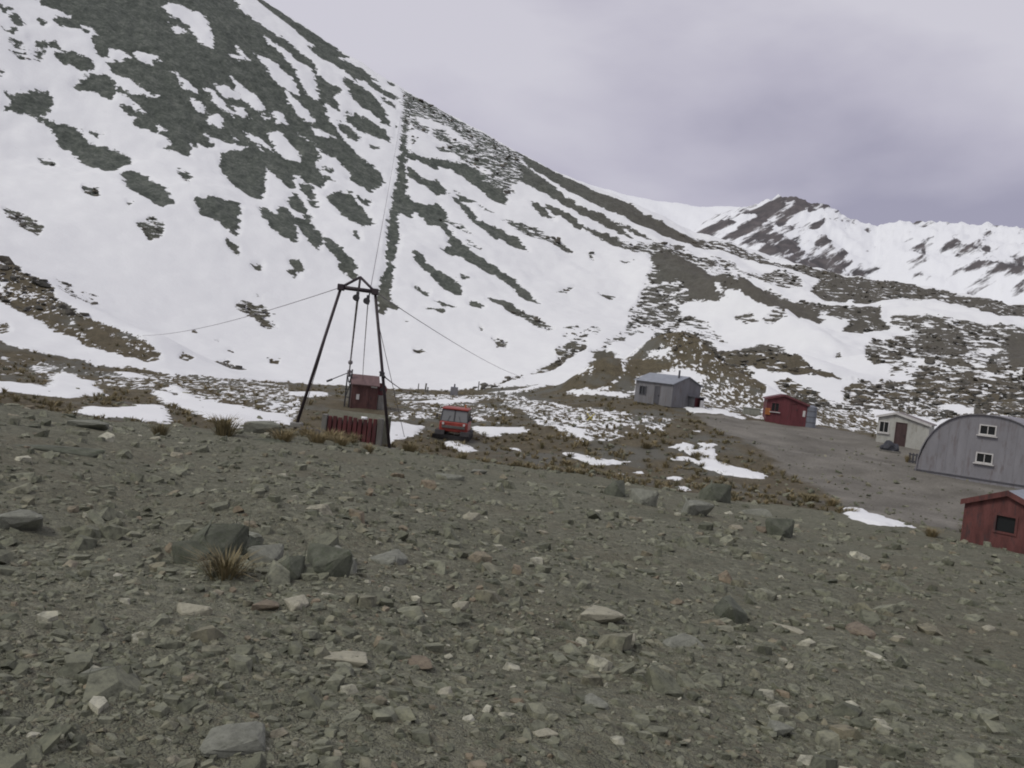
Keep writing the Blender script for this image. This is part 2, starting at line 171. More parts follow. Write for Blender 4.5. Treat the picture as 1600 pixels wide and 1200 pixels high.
(-33.6,165.3)]),('d',[(-29.6,182.3),(-28.1,181.9),(-26.1,174.3),(-25.2,165.2),(-24.9,159.0),(-25.7,158.3),(-26.8,160.7),(-26.8,164.7),(-28.0,165.7),
(-28.4,171.1),(-29.9,179.6)]),('d',[(-25.4,151.4),(-24.3,151.9),(-22.6,145.9),(-19.8,143.4),(-20.4,141.9),(-21.8,142.0),(-22.1,139.5),(-23.1,139.5),
(-25.3,148.0)]),('d',[(-25.8,154.5),(-24.8,154.9),(-24.7,152.3),(-25.3,152.4)]),('d',[(-39.9,146.2),(-38.8,147.2),(-37.1,145.1),(-37.9,143.6),
(-39.2,144.9)]),('d',[(-39.1,142.1),(-38.4,143.3),(-37.2,142.1),(-37.6,141.0)]),('d',[(-44.2,138.8),(-43.3,140.7),(-42.1,138.2),(-43.5,138.4)]),
('d',[(-68.3,165.2),(-66.5,165.5),(-65.5,164.0),(-67.1,164.0)]),('d',[(-50.2,185.3),(-48.1,185.3),(-45.3,179.7),(-46.2,179.3),(-48.7,181.5)]),
('d',[(-46.3,178.5),(-44.5,178.0),(-43.8,175.0),(-45.2,176.0)]),('d',[(-59.8,200.2),(-57.0,201.1),(-53.4,202.0),(-49.6,197.4),(-51.3,195.3),
(-54.2,196.3)]),('d',[(-54.7,189.9),(-51.8,194.5),(-48.3,193.2),(-50.8,190.5),(-49.1,188.5),(-46.0,188.5),(-46.1,186.0),(-49.1,186.5),(-51.9,188.3)]),
('d',[(-47.6,192.0),(-44.6,190.8),(-45.8,189.9)]),('d',[(-48.4,194.7),(-45.7,195.4),(-46.2,193.9)]),('d',[(-42.3,216.3),(-40.7,216.6),(-41.1,214.8)]),
('m',[(-35.8,72.8),(-31.8,80.1),(-24.5,93.4),(-13.3,54.3),(-18.1,55.4),(-24.3,61.5),(-29.5,62.4)]),('k',[(-44.6,71.9),(-40.1,76.1),(-35.8,72.8),
(-32.2,65.6),(-34.7,62.6),(-35.6,57.6)]),('w',[(-53.0,85.3),(-52.1,85.7),(-49.3,86.4),(-46.9,85.5),(-43.6,84.4),(-41.0,82.9),(-38.4,82.1),
(-36.2,81.1),(-37.4,80.2),(-40.7,79.5),(-42.9,78.5),(-44.1,76.9),(-46.4,76.9),(-47.0,76.2)]),('k',[(-60.7,95.6),(-65.0,106.2),(-63.3,105.8),
(-55.2,94.2),(-53.8,94.8),(-51.0,93.3),(-49.8,91.4),(-48.1,91.0),(-45.5,89.6),(-44.1,89.3),(-41.4,89.0),(-39.5,88.3),(-37.8,87.3),(-35.7,86.0),
(-34.7,84.5),(-35.6,82.6),(-37.8,82.6),(-39.9,83.0),(-42.3,83.4),(-43.4,84.5),(-45.3,84.0),(-47.3,85.7),(-49.2,85.9),(-50.8,86.2),(-52.6,86.6),
(-53.8,86.6)]),('d',[(-47.6,85.9),(-45.3,88.6),(-41.2,87.8),(-37.8,85.7),(-36.2,84.0),(-38.6,83.3),(-41.3,83.5),(-43.9,85.3),(-46.1,85.7)]),
('w',[(-55.5,91.0),(-54.9,91.0),(-53.9,89.8),(-51.0,90.5),(-50.8,89.9),(-52.9,89.5),(-54.2,89.1)]),('p',[(-59.1,107.9),(-56.4,108.5),(-53.5,108.8),
(-50.7,109.3),(-52.5,106.9),(-48.4,93.4),(-50.9,93.9)]),('m',[(-34.2,87.0),(-34.7,89.6),(-33.5,89.8),(-33.3,87.4)]),('m',[(-35.4,100.6),(-35.0,104.0),
(-31.3,100.8),(-31.3,94.7)]),('m',[(-41.7,125.6),(-40.5,127.2),(-38.5,128.1),(-37.1,126.7),(-34.3,122.8),(-35.2,120.2),(-37.4,121.7),(-40.0,123.6),
(-41.0,123.4)]),('m',[(-41.1,129.6),(-39.9,130.4),(-39.0,129.7),(-39.8,129.3)]),('d',[(-41.2,125.8),(-38.7,127.1),(-36.7,125.5),(-35.2,122.7),
(-37.3,123.0),(-39.8,124.5)]),('m',[(-42.2,110.9),(-41.7,111.6),(-41.0,109.5),(-41.5,109.2)]),('m',[(-36.6,108.4),(-35.8,108.8),(-35.5,107.5),
(-36.0,107.2)]),('m',[(-39.0,110.1),(-38.4,110.9),(-38.1,109.8)]),('m',[(-31.6,109.9),(-30.3,110.8),(-29.8,108.2),(-30.5,107.3)]),('m',[(-49.9,81.3),
(-49.3,82.7),(-47.9,81.4),(-47.7,79.0)]),('w',[(-33.9,54.9),(-33.2,55.4),(-31.5,55.0),(-28.8,53.1),(-36.2,67.1),(-36.9,70.2),(-34.5,68.3),
(-32.0,65.8),(-26.1,54.5),(-25.3,49.5),(-27.1,49.0),(-28.5,48.7),(-29.2,47.4)]),('w',[(-21.3,41.9),(-21.9,44.5),(-20.7,44.9),(-22.1,51.6),
(-20.7,51.6),(-17.2,43.4),(-16.6,42.1),(-17.7,41.8),(-18.9,41.9),(-19.5,40.7)]),('w',[(-35.1,74.0),(-33.4,75.5),(-30.6,74.2),(-31.7,72.4),
(-33.2,72.2)]),('w',[(-25.9,62.1),(-25.9,63.9),(-22.8,59.0),(-21.3,59.2),(-18.1,55.4),(-16.2,52.9),(-14.9,51.1),(-13.4,52.0),(-12.6,50.8),
(-13.4,44.5),(-9.2,30.1),(-14.7,46.6),(-15.4,44.4),(-16.6,46.2),(-19.2,50.7),(-21.9,53.7)]),('s',[(-39.9,71.3),(-39.3,72.4),(-37.8,68.7)]),
('s',[(-20.2,70.2),(-18.1,73.3),(-13.1,54.5),(-16.0,56.8)]),('d',[(-17.7,44.9),(-18.2,47.8),(-16.5,45.3),(-16.0,42.4),(-16.7,42.6)]),
('w',[(-20.5,55.4),(-19.3,56.6),(-17.3,56.1),(-13.6,54.3),(-12.6,50.7),(-13.7,46.0),(-9.4,30.4),(-15.9,48.7),(-18.6,51.1)]),('w',[(-9.6,56.1),
(-5.6,57.8),(-5.2,50.7),(-6.5,46.1),(-7.8,46.1)]),('w',[(-31.2,59.5),(-30.9,63.4),(-25.7,54.4),(-25.9,49.5)]),('w',[(-20.7,77.2),(-17.6,82.1),
(-16.4,75.8),(-18.7,73.0)]),('w',[(-8.8,58.3),(-7.1,58.6),(-5.5,56.4),(-5.2,50.7),(-6.5,46.3),(-7.2,47.1)]),('w',[(-25.0,81.4),(-24.1,82.9),
(-21.6,75.2)]),('w',[(-26.3,64.9),(-27.2,69.4),(-21.3,58.4),(-20.3,59.7),(-18.9,53.6),(-20.6,54.8)]),('d',[(-38.8,235.3),(-37.7,237.2),(-34.7,224.1),
(-34.5,220.5),(-31.5,208.6),(-33.3,207.3),(-33.9,205.0),(-34.6,215.9),(-36.2,222.0)]),('d',[(-34.1,205.9),(-31.6,206.3),(-29.7,201.2),(-27.7,199.8),
(-24.2,199.8),(-22.2,203.3),(-19.8,200.9),(-19.3,193.8),(-16.0,186.6),(-12.2,181.0),(-7.9,179.0),(-3.6,175.0),(-1.3,172.5),(1.9,168.6),(3.1,160.1),
(0.7,163.3),(-2.0,169.9),(-5.6,172.6),(-9.2,174.5),(-12.9,176.2),(-15.1,176.0),(-17.3,177.1),(-16.0,179.5),(-17.4,186.1),(-19.8,190.0),(-22.5,189.1),
(-25.2,194.0),(-26.8,195.0),(-26.3,189.7),(-29.3,190.3),(-31.9,194.9),(-33.6,201.4)]),('d',[(-34.9,222.6),(-32.2,223.2),(-27.0,226.1),(-22.8,228.6),
(-20.3,231.0),(-16.3,231.8),(-12.5,228.6),(-8.7,225.1),(-6.8,223.2),(-6.9,217.0),(-10.3,219.3),(-13.9,221.8),(-18.1,224.1),(-22.4,225.7),
(-25.5,224.2),(-26.1,220.8),(-29.6,221.3),(-33.1,219.3)]),('d',[(-23.5,241.3),(-19.0,245.2),(-14.1,244.8),(-9.2,246.3),(-5.9,255.4),(0.7,249.0),
(6.9,236.7),(12.7,230.2),(19.6,229.3),(24.1,227.0),(26.5,221.2),(20.0,224.3),(13.8,225.2),(7.0,229.9),(1.1,233.0),(-3.6,233.7),(-8.5,235.7),
(-13.4,237.7),(-18.5,235.2),(-20.7,234.1)]),('d',[(-5.8,271.0),(1.1,272.8),(7.8,265.1),(14.2,259.4),(23.6,255.1),(32.0,244.2),(41.0,242.2),
(49.3,241.1),(47.8,232.5),(40.5,230.9),(32.9,230.9),(24.3,232.5),(16.3,235.3),(10.5,239.2),(3.8,250.4),(-2.0,254.2)]),('d',[(-27.4,212.3),
(-24.1,215.2),(-20.8,211.6),(-22.9,207.4),(-25.7,208.3),(-30.7,209.5),(-32.3,215.1),(-28.7,213.5)]),('d',[(-19.6,210.7),(-17.6,212.1),(-14.5,208.0),
(-11.7,201.0),(-10.9,202.9),(-6.3,202.6),(-2.6,199.9),(0.1,194.0),(-1.3,194.2),(-5.9,196.5),(-7.7,194.0),(-10.5,198.9),(-12.6,200.0),(-16.4,206.0)]),
('d',[(-19.0,213.8),(-14.1,213.8),(-16.5,211.6)]),('d',[(-12.9,212.7),(-9.0,210.1),(-11.6,210.1)]),('d',[(-0.2,225.0),(3.2,222.8),(6.1,217.4),
(3.4,217.0),(1.1,219.8)]),('d',[(3.7,224.6),(7.1,224.3),(10.4,222.1),(13.7,218.2),(12.6,215.7),(9.3,219.0),(6.0,221.0)]),('d',[(12.6,217.7),
(18.1,218.3),(22.4,217.4),(26.5,214.9),(32.4,214.8),(27.2,210.9),(22.2,213.3),(18.0,214.9)]),('d',[(-21.9,168.5),(-20.2,168.5),(-19.3,165.9),
(-16.2,164.9),(-13.6,163.5),(-11.6,160.3),(-11.1,155.5),(-13.5,157.0),(-16.8,160.7),(-19.4,163.8),(-20.8,165.2)]),('d',[(-19.4,154.9),(-17.0,154.2),
(-16.8,151.6),(-18.7,152.9)]),('d',[(-6.3,159.0),(-3.1,157.8),(-0.7,155.3),(1.0,152.5),(-1.3,151.9),(-3.7,154.3),(-5.7,155.4)]),('d',[(-9.4,154.4),
(-6.6,152.7),(-6.8,151.0),(-8.8,152.2)]),('d',[(-15.0,150.6),(-11.6,150.3),(-13.6,148.2)]),('d',[(-15.8,145.8),(-13.0,147.0),(-13.2,145.6)]),
('d',[(29.4,217.5),(36.4,221.3),(41.5,218.1),(44.9,215.9),(39.7,189.7),(36.2,197.1),(35.4,217.4)]),('d',[(37.8,227.3),(41.4,228.8),(38.9,223.3)]),
('d',[(-43.7,270.6),(-41.0,270.8),(-35.6,257.8),(-39.2,256.2)]),('d',[(23.0,228.5),(27.4,227.1),(32.1,222.8),(28.8,223.2)]),('m',[(-43.7,270.7),
(-40.8,269.7),(-35.9,268.1),(-28.8,272.5),(-19.9,265.7),(-12.1,272.7),(-5.1,268.8),(-6.1,259.6),(-9.4,248.2),(-15.6,247.5),(-21.4,248.8),
(-26.2,251.4),(-32.2,249.5),(-36.8,247.3),(-39.8,252.5)]),('m',[(-23.6,242.6),(-15.6,247.5),(-6.1,259.6),(-2.8,241.3),(-5.1,230.1),(-9.1,228.9),
(-14.3,235.3),(-20.0,233.3)]),('m',[(-14.4,225.6),(-10.4,230.2),(-6.8,229.6),(-4.8,226.5),(-7.7,226.8),(-12.2,226.0)]),('m',[(-36.3,244.3),
(-31.3,243.8),(-31.0,238.6),(-34.5,237.9)]),('m',[(-30.8,244.7),(-27.0,248.5),(-24.2,242.1),(-27.4,239.5),(-29.4,240.0)]),('m',[(-27.8,234.0),
(-24.3,238.7),(-23.8,235.2),(-26.4,232.8)]),('m',[(-34.5,231.9),(-32.8,232.2),(-32.9,229.5)]),('m',[(-6.7,208.1),(-0.1,209.4),(4.2,208.1),(7.9,205.2),
(10.9,202.0),(8.9,200.9),(5.3,202.7),(-0.8,203.5)]),('m',[(-18.5,195.1),(-15.1,195.0),(-11.8,191.3),(-14.3,192.1)]),('m',[(-12.8,186.9),(-9.7,183.4),
(-11.6,184.1)]),('m',[(14.0,206.0),(16.3,199.8),(14.9,200.1)]),('m',[(6.9,173.6),(11.5,182.0),(9.1,174.7)]),('m',[(15.5,180.8),(20.6,182.4),
(18.4,177.5)]),('m',[(21.8,201.1),(25.8,202.4),(23.1,199.1)]),('m',[(7.3,207.4),(10.9,202.0),(9.4,201.9)]),('m',[(-12.3,166.9),(-10.1,165.7),
(-11.6,164.6)]),('m',[(6.1,135.7),(9.0,141.6),(11.5,142.8),(11.6,138.4),(9.2,131.5),(7.2,126.3),(4.9,120.7),(2.9,119.3),(0.8,107.1),(-1.9,104.8),
(-3.4,103.9),(-0.5,106.5),(3.5,124.3),(6.6,128.8)]),('m',[(-0.1,151.8),(2.9,152.3),(6.6,146.9),(4.8,145.6),(1.9,149.0)]),('m',[(-4.4,140.1),
(-1.6,138.7),(-1.1,134.3),(-2.7,134.4)]),('m',[(-16.0,128.7),(-14.3,129.7),(-12.7,127.9),(-15.0,128.0)]),('m',[(-6.9,144.8),(-5.7,143.6),
(-6.0,142.0)]),('m',[(-18.9,139.6),(-17.8,139.0),(-18.0,138.5)]),('p',[(7.7,148.1),(14.5,151.1),(14.5,146.5),(10.4,141.5),(7.3,141.9)]),
('p',[(16.4,147.5),(21.4,159.6),(28.8,169.6),(28.0,166.2),(20.6,151.7),(15.5,140.5),(13.7,140.5)]),('d',[(12.5,136.6),(14.3,138.5),(16.1,136.0),
(12.1,97.0),(12.5,95.4),(11.0,93.1),(8.7,92.7),(6.5,93.5),(5.5,96.2),(7.3,95.9),(8.5,95.5)]),('d',[(13.3,101.7),(15.5,102.6),(26.3,158.0),
(18.4,100.1),(17.2,99.2),(15.3,100.5),(15.2,99.2),(17.7,97.5),(18.3,96.1),(17.4,96.1),(13.9,95.7),(13.1,91.9),(10.5,91.9),(10.8,93.5),(12.2,94.9)]),
('m',[(26.6,157.5),(20.4,100.2),(35.0,156.6),(35.8,153.2),(22.5,94.4),(21.5,93.8),(20.3,95.7),(18.9,97.1),(18.3,98.3),(17.9,99.7)]),
('m',[(27.7,192.2),(28.9,195.1),(35.4,194.7),(33.6,184.1),(30.9,170.0),(26.1,170.9),(25.4,181.1)]),('w',[(-10.1,81.8),(-7.3,88.7),(-3.2,90.2),
(-3.4,84.6),(-6.1,81.8),(-7.3,73.3)]),('w',[(6.1,93.6),(8.7,92.7),(12.8,90.8),(12.6,89.2),(9.9,90.1),(7.1,91.2)]),('w',[(-3.5,71.6),(-2.1,67.1),
(-0.5,61.6),(-2.7,66.4)]),('w',[(-2.4,59.6),(-0.5,59.2),(1.4,57.4),(0.4,55.5),(-0.9,53.0),(-1.7,54.4)]),('s',[(0.7,78.8),(3.1,81.8),(5.8,79.9),
(8.5,76.4),(10.2,72.1),(10.8,66.8),(8.7,60.0),(7.5,54.5),(6.3,52.5),(5.3,52.6),(3.9,55.1),(3.4,57.9),(2.2,61.1)]),('m',[(10.2,72.1),(13.3,68.2),
(10.8,58.4),(9.0,56.6),(7.9,57.8)]),('m',[(-10.6,79.7),(-2.5,83.4),(0.7,70.4),(-1.9,67.2),(-6.5,67.1)]),('s',[(-13.5,94.0),(-11.3,94.7),(-1.2,98.3),
(-1.0,90.7),(-6.7,89.6),(-11.5,86.2)]),('w',[(3.7,59.5),(5.2,58.6),(5.7,55.6),(4.8,52.6),(4.0,54.8)]),('w',[(-3.2,99.7),(-1.2,100.0),(0.7,102.0),
(5.2,105.6),(5.2,104.0),(0.7,98.5)]),('s',[(-9.1,64.4),(-5.9,67.7),(-5.3,62.9),(-8.2,58.6)]),('s',[(-0.2,98.3),(4.0,84.6),(5.8,80.4),(1.8,74.6),
(-0.9,81.5)]),('p',[(21.5,172.4),(25.8,185.0),(31.8,174.4),(37.0,167.0),(39.4,155.3),(34.0,158.1),(25.7,158.4),(19.8,154.9)]),('p',[(34.7,162.0),
(30.7,121.8),(29.7,120.2),(20.8,99.4)]),('m',[(73.4,171.4),(82.8,175.1),(102.1,173.6),(114.9,181.9),(53.3,82.5),(50.0,89.7),(45.1,89.5),(44.7,92.0),
(39.8,93.1),(38.6,98.7),(42.6,109.4),(49.2,116.3),(57.6,121.4),(64.0,133.3),(78.0,169.4)]),('w',[(56.2,130.6),(61.6,130.2),(58.4,122.3),
(49.7,117.5)]),('w',[(48.9,98.6),(52.9,97.7),(51.6,90.3),(46.9,91.2)]),('p',[(59.1,135.4),(64.9,136.1),(57.9,121.3),(54.6,125.7)]),('m',[(25.0,215.5),
(31.8,219.4),(38.8,222.8),(46.9,220.4),(44.6,218.0),(34.9,218.3),(24.6,211.1)]),('m',[(47.1,240.3),(58.0,245.2),(72.1,243.3),(67.8,242.9),
(56.5,237.8)]),('p',[(40.8,222.9),(54.3,224.1),(56.3,213.0),(43.2,178.9),(44.6,218.0)]),('m',[(58.6,206.6),(62.3,191.6),(67.2,189.5),(70.4,183.2),
(67.4,180.4),(63.1,183.6),(58.0,188.3)]),('p',[(35.3,104.5),(38.4,98.1),(39.5,92.4),(35.5,82.6),(32.3,81.8),(31.3,87.3)]),('d',[(30.6,213.9),
(36.4,219.7),(41.4,217.9),(42.5,194.9),(44.0,178.0),(58.7,207.4),(61.3,192.0),(62.6,183.7),(63.7,180.0),(62.5,179.4),(59.1,180.6),(50.5,166.6),
(45.8,171.5),(41.9,176.7),(40.3,179.5),(39.3,178.8),(41.4,173.8),(38.3,175.1),(35.1,177.3),(33.2,177.6),(34.9,182.7),(33.7,188.9),(29.2,187.3),
(27.2,188.6),(29.2,193.1)]),('m',[(25.8,185.0),(33.4,186.3),(33.7,177.4),(29.4,175.3),(24.7,173.4)]),('m',[(24.1,173.3),(31.8,174.4),(37.2,168.0),
(32.4,167.9),(27.3,169.6),(19.9,156.2)]),('m',[(42.1,168.8),(44.3,168.1),(45.8,164.2),(43.6,164.6)]),('m',[(46.2,164.0),(50.5,166.6),(50.7,163.5),
(47.4,161.2)]),('k',[(39.0,239.1),(46.8,238.3),(54.6,235.6),(64.6,241.5),(74.1,235.6),(83.9,239.8),(91.2,233.3),(102.8,227.2),(107.8,217.0),
(113.6,210.1),(123.2,210.7),(121.9,198.3),(115.2,186.9),(112.1,191.1),(100.7,180.5),(104.7,196.3),(102.2,201.6),(96.8,206.5),(88.7,201.5),
(84.0,202.7),(78.1,200.7),(77.9,203.6),(69.9,197.5),(70.0,208.7),(77.3,223.8),(72.3,224.9),(63.5,226.8),(57.8,234.0),(49.7,235.2)]),
('m',[(55.6,215.6),(65.2,223.2),(71.2,223.5),(68.6,210.4),(63.8,208.2),(59.3,210.1)]),('m',[(45.0,220.6),(53.8,222.0),(47.0,217.1)]),
('k',[(66.0,189.2),(71.2,185.6),(84.0,200.9),(76.5,182.4),(77.0,178.0),(70.3,175.0),(66.8,176.4),(69.4,179.9),(66.5,182.5)]),('m',[(65.1,160.2),
(72.4,168.8),(80.3,173.5),(64.9,136.1),(60.4,134.6),(58.6,131.1),(55.3,132.3),(56.1,137.6)]),('m',[(78.5,182.0),(84.5,179.5),(93.8,175.0),
(102.1,173.6),(106.8,173.0),(75.1,120.2),(73.1,122.8),(66.0,122.7),(58.3,121.4),(58.4,124.0),(63.9,132.0),(64.9,136.1),(80.3,174.7),(77.6,179.6)]),
('k',[(82.1,175.6),(88.6,174.6),(87.0,167.0),(66.9,132.1),(75.7,156.0)]),('w',[(84.5,202.3),(93.8,206.4),(96.4,195.6),(96.1,178.7),(93.4,176.3),
(84.6,179.7),(78.4,183.5)]),('w',[(63.8,121.8),(71.5,125.1),(70.2,124.0)]),('w',[(87.2,163.5),(90.7,162.1),(87.5,157.6)]),('k',[(30.0,125.1),
(40.6,154.5),(44.9,156.0),(48.3,153.8),(39.1,118.5),(40.5,115.0),(44.1,113.7),(48.0,115.1),(43.2,112.9),(39.3,113.1),(35.6,114.0),(32.4,117.1),
(30.6,119.8)]),('k',[(26.0,157.0),(19.7,100.2),(34.4,155.6),(30.5,120.8),(32.1,115.7),(27.5,92.4),(26.3,89.9),(24.3,87.9),(23.4,90.9),(21.6,94.1),
(19.9,96.0),(18.4,97.7),(18.7,98.5),(17.3,100.2)]),('m',[(34.0,111.7),(35.8,112.2),(38.1,107.3),(36.1,98.0),(35.6,90.6),(32.9,90.5),(31.6,93.1)]),
('m',[(42.6,109.4),(47.1,114.5),(53.5,113.9),(55.5,108.5),(71.4,119.6),(74.2,118.6),(55.2,87.6),(50.3,90.2),(52.8,103.0),(49.0,101.2),(46.0,101.1),
(43.0,101.0),(38.9,99.4)]),('s',[(41.6,98.9),(47.9,98.9),(46.8,92.0),(43.2,86.2),(43.8,90.1),(40.4,94.7)]),('s',[(32.9,92.0),(39.8,94.5),(35.4,83.6),
(30.5,83.6)]),('d',[(96.8,171.0),(100.6,170.8),(105.8,171.1),(77.4,124.2),(74.3,125.1),(73.8,128.7),(91.1,161.9)]),('m',[(55.4,149.3),(56.8,149.5),
(56.1,147.3),(54.6,146.2)]),('w',[(-0.1,49.1),(0.7,49.8),(1.1,48.5),(0.3,48.6)]),('w',[(8.5,44.3),(9.3,43.9),(8.6,42.3)]),('w',[(-0.6,59.2),
(1.1,59.5),(1.5,56.6),(-0.5,54.1)]),('w',[(6.8,44.9),(7.5,45.5),(7.2,44.4)]),('w',[(5.8,43.7),(6.3,44.0),(5.4,39.8)]),('w',[(12.8,58.8),(13.8,60.8),
(13.2,58.3)]),('w',[(7.7,37.8),(8.4,39.1),(8.4,37.3),(7.7,36.9)]),('d',[(-41.3,254.8),(-39.4,253.5),(-33.8,221.4),(-30.6,204.4),(-29.5,189.8),
(-24.3,158.4),(-22.8,146.5),(-23.9,147.7),(-26.3,163.1),(-29.7,182.1),(-32.8,206.3),(-36.2,227.4)]),('w',[(-44.2,272.3),(-36.5,226.9),(-33.1,206.1),
(-31.3,188.3),(-26.7,162.7),(-24.7,148.7),(-25.9,146.0),(-28.0,161.0),(-32.5,186.8),(-35.1,207.7),(-39.1,232.6),(-42.9,255.9)]),('m',[(20.1,93.7),
(22.9,93.1),(26.5,89.1),(24.2,81.6),(21.2,76.4),(17.9,78.6)]),('w',[(18.5,80.5),(20.9,82.2),(21.3,76.1),(18.5,73.8)]),('m',[(30.8,89.9),(35.0,92.8),
(36.7,85.3),(31.9,74.5),(30.1,81.0)])])
ROAD = ([(15.79,75.44),(22.45,75.79),(29.53,79.42),(31.21,72.68),(34.53,70.95),(43.07,62.91),(13.7,19.57),(15.49,24.89),(19.4,35.22),(14.9,30.82),
(14.44,34.91),(15.87,41.63),(15.81,48.55),(16.37,53.82),(15.17,61.86)])
PATCH_A = ([(10.1,51.7),(11.17,53.76),(11.65,52.98),(11.27,50.83),(12.01,51.76),(12.48,53.91),(13.11,54.1),(12.37,50.83),(12.37,49.81),(12.21,48.38),
(13.35,47.29),(14.1,46.3),(13.65,44.28),(12.88,44.1),(11.83,45.22),(11.21,46.89),(10.78,48.28),(9.61,48.79),(10.31,49.16),(11.14,48.53),(11.05,50.25)])
PATCH_B = ([(3.26,48.44),(4.33,48.69),(5.27,47.47),(7.04,47.63),(6.25,46.89),(4.96,46.12),(4.47,46.42)])
PATCH_C = ([(14.61,35.88),(15.33,36.22),(15.01,34.59),(15.0,32.79),(15.5,31.91),(14.69,31.17),(13.86,31.03),(13.41,31.8),(13.64,33.17)])
PATCH_D = ([(-3.53,49.68),(-2.84,50.51),(-1.59,47.56),(-2.2,46.47)])
FAR_DOME = ([(-10.14,389.3),(-3.36,391.9),(0.11,382.3),(1.44,371.3),(2.75,366.4),(5.37,352.3),(7.95,341.3),(10.48,336.0),(12.92,341.1),(15.36,334.6),
(19.45,281.2),(26.97,201.0)])
FAR_ROCK = ([(5.95,141.3),(9.91,189.0),(11.42,215.4),(12.56,232.9),(13.92,243.5),(14.89,249.9),(15.85,255.4),(16.81,259.0),(17.69,254.8),(18.59,253.1),
(19.59,244.7),(20.39,235.4),(21.92,225.9),(22.99,231.8),(24.4,233.7),(26.5,230.9),(28.52,228.8),(29.83,227.0),(34.42,221.5),(39.91,197.3)])
FAR_DARK = ([('d',[(251.0,188.0),(280.0,212.0),(307.0,227.0),(323.0,243.0),(330.0,240.0),(301.0,215.0),(274.0,196.0)]),('d',[(299.0,196.0),(312.0,214.0),
(334.0,232.0),(347.0,241.0),(355.0,237.0),(332.0,221.0),(313.0,204.0)]),('d',[(335.0,196.0),(351.0,209.0),(370.0,221.0),(361.0,211.0),(345.0,197.0)]),
('d',[(275.0,221.0),(312.0,241.0),(323.0,245.0),(306.0,235.0)]),('d',[(352.0,230.0),(361.0,241.0),(364.0,236.0)]),('d',[(417.0,210.0),(432.0,218.0),
(424.0,208.0)]),('d',[(217.0,186.0),(233.0,201.0),(258.0,204.0),(252.0,196.0),(230.0,189.0)]),('d',[(377.0,221.0),(395.0,222.0),(384.0,218.0)]),
('m',[(444.0,193.0),(458.0,208.0),(484.0,219.0),(467.0,205.0),(451.0,190.0)]),('m',[(451.0,158.0),(479.0,178.0),(502.0,189.0),(483.0,173.0),
(460.0,159.0)]),('m',[(432.0,158.0),(461.0,177.0),(470.0,183.0),(453.0,168.0)]),('m',[(502.0,210.0),(516.0,215.0),(508.0,208.0)])])
# ---------------------------------------------------------------- terrain maths
_rs = np.random.RandomState(7)
_perm = _rs.permutation(256); _perm = np.concatenate([_perm, _perm, _perm])
_grad = _rs.uniform(-1, 1, (256, 2)); _grad /= np.linalg.norm(_grad, axis=1)[:, None]

def perlin(x, y):
    xi = np.floor(x).astype(int); yi = np.floor(y).astype(int)
    xf = x - xi; yf = y - yi
    xi &= 255; yi &= 255
    u = xf*xf*xf*(xf*(xf*6-15)+10); v = yf*yf*yf*(yf*(yf*6-15)+10)
    def g(ix, iy, dx, dy):
        h = _perm[_perm[ix & 255] + (iy & 255)]
        return _grad[h, 0]*dx + _grad[h, 1]*dy
    a = g(xi, yi, xf, yf); b = g(xi+1, yi, xf-1, yf)
    c = g(xi, yi+1, xf, yf-1); d = g(xi+1, yi+1, xf-1, yf-1)
    return (a+(b-a)*u)*(1-v) + (c+(d-c)*u)*v

def fbm(x, y, octaves=4, gain=.5):
    s = 0; a = 1
    for o in range(octaves):
        s = s + a*perlin(x*2**o + 17.3*o, y*2**o - 9.1*o); a *= gain
    return s

def sstep(a, b, x):
    t = np.clip((x-a)/(b-a), 0, 1); return t*t*(3-2*t)

NET_AZ = np.array([p[0] for p in PROFILES])
NET = np.array([p[1] for p in PROFILES])          # columns x rows x (range, height)
_fine = np.arange(-50, 50.01, .5)
_k = np.exp(-.5*(np.arange(-8, 9)/3.2)**2); _k /= _k.sum()
def _smooth(col):
    v = np.interp(_fine, NET_AZ, col)
    p = np.concatenate([np.full(8, v[0]), v, np.full(8, v[-1])])
    return np.convolve(p, _k, 'valid')
NETS = np.array([[_smooth(NET[:, k, c]) for c in (0, 1)] for k in range(NET.shape[1])])

def net_height(az, r):
    K = NETS.shape[0]
    a = np.clip(az, -50, 50)
    R = np.array([np.interp(a, _fine, NETS[k, 0]) for k in range(K)])
    Z = np.array([np.interp(a, _fine, NETS[k, 1]) for k in range(K)])
    h = np.diff(R, axis=0); d = np.diff(Z, axis=0)/h
    m = np.zeros_like(R); m[0] = d[0]; m[-1] = d[-1]
    for k in range(1, K-1):
        w1 = 2*h[k]+h[k-1]; w2 = h[k]+2*h[k-1]
        ok = d[k-1]*d[k] > 0
        den = np.where(ok, w1/np.where(ok, d[k-1], 1)+w2/np.where(ok, d[k], 1), 1)
        m[k] = np.where(ok, (w1+w2)/den, 0)
    out = np.zeros_like(r)
    for k in range(K-1):
        s = (r >= R[k]) & ((r < R[k+1]) if k < K-2 else True)
        t = (r[s]-R[k][s])/h[k][s]; t = np.minimum(t, 1.)
        out[s] = ((1+2*t)*(1-t)**2*Z[k][s] + t*(1-t)**2*h[k][s]*m[k][s]
                  + t*t*(3-2*t)*Z[k+1][s] + t*t*(t-1)*h[k][s]*m[k+1][s])
    return out

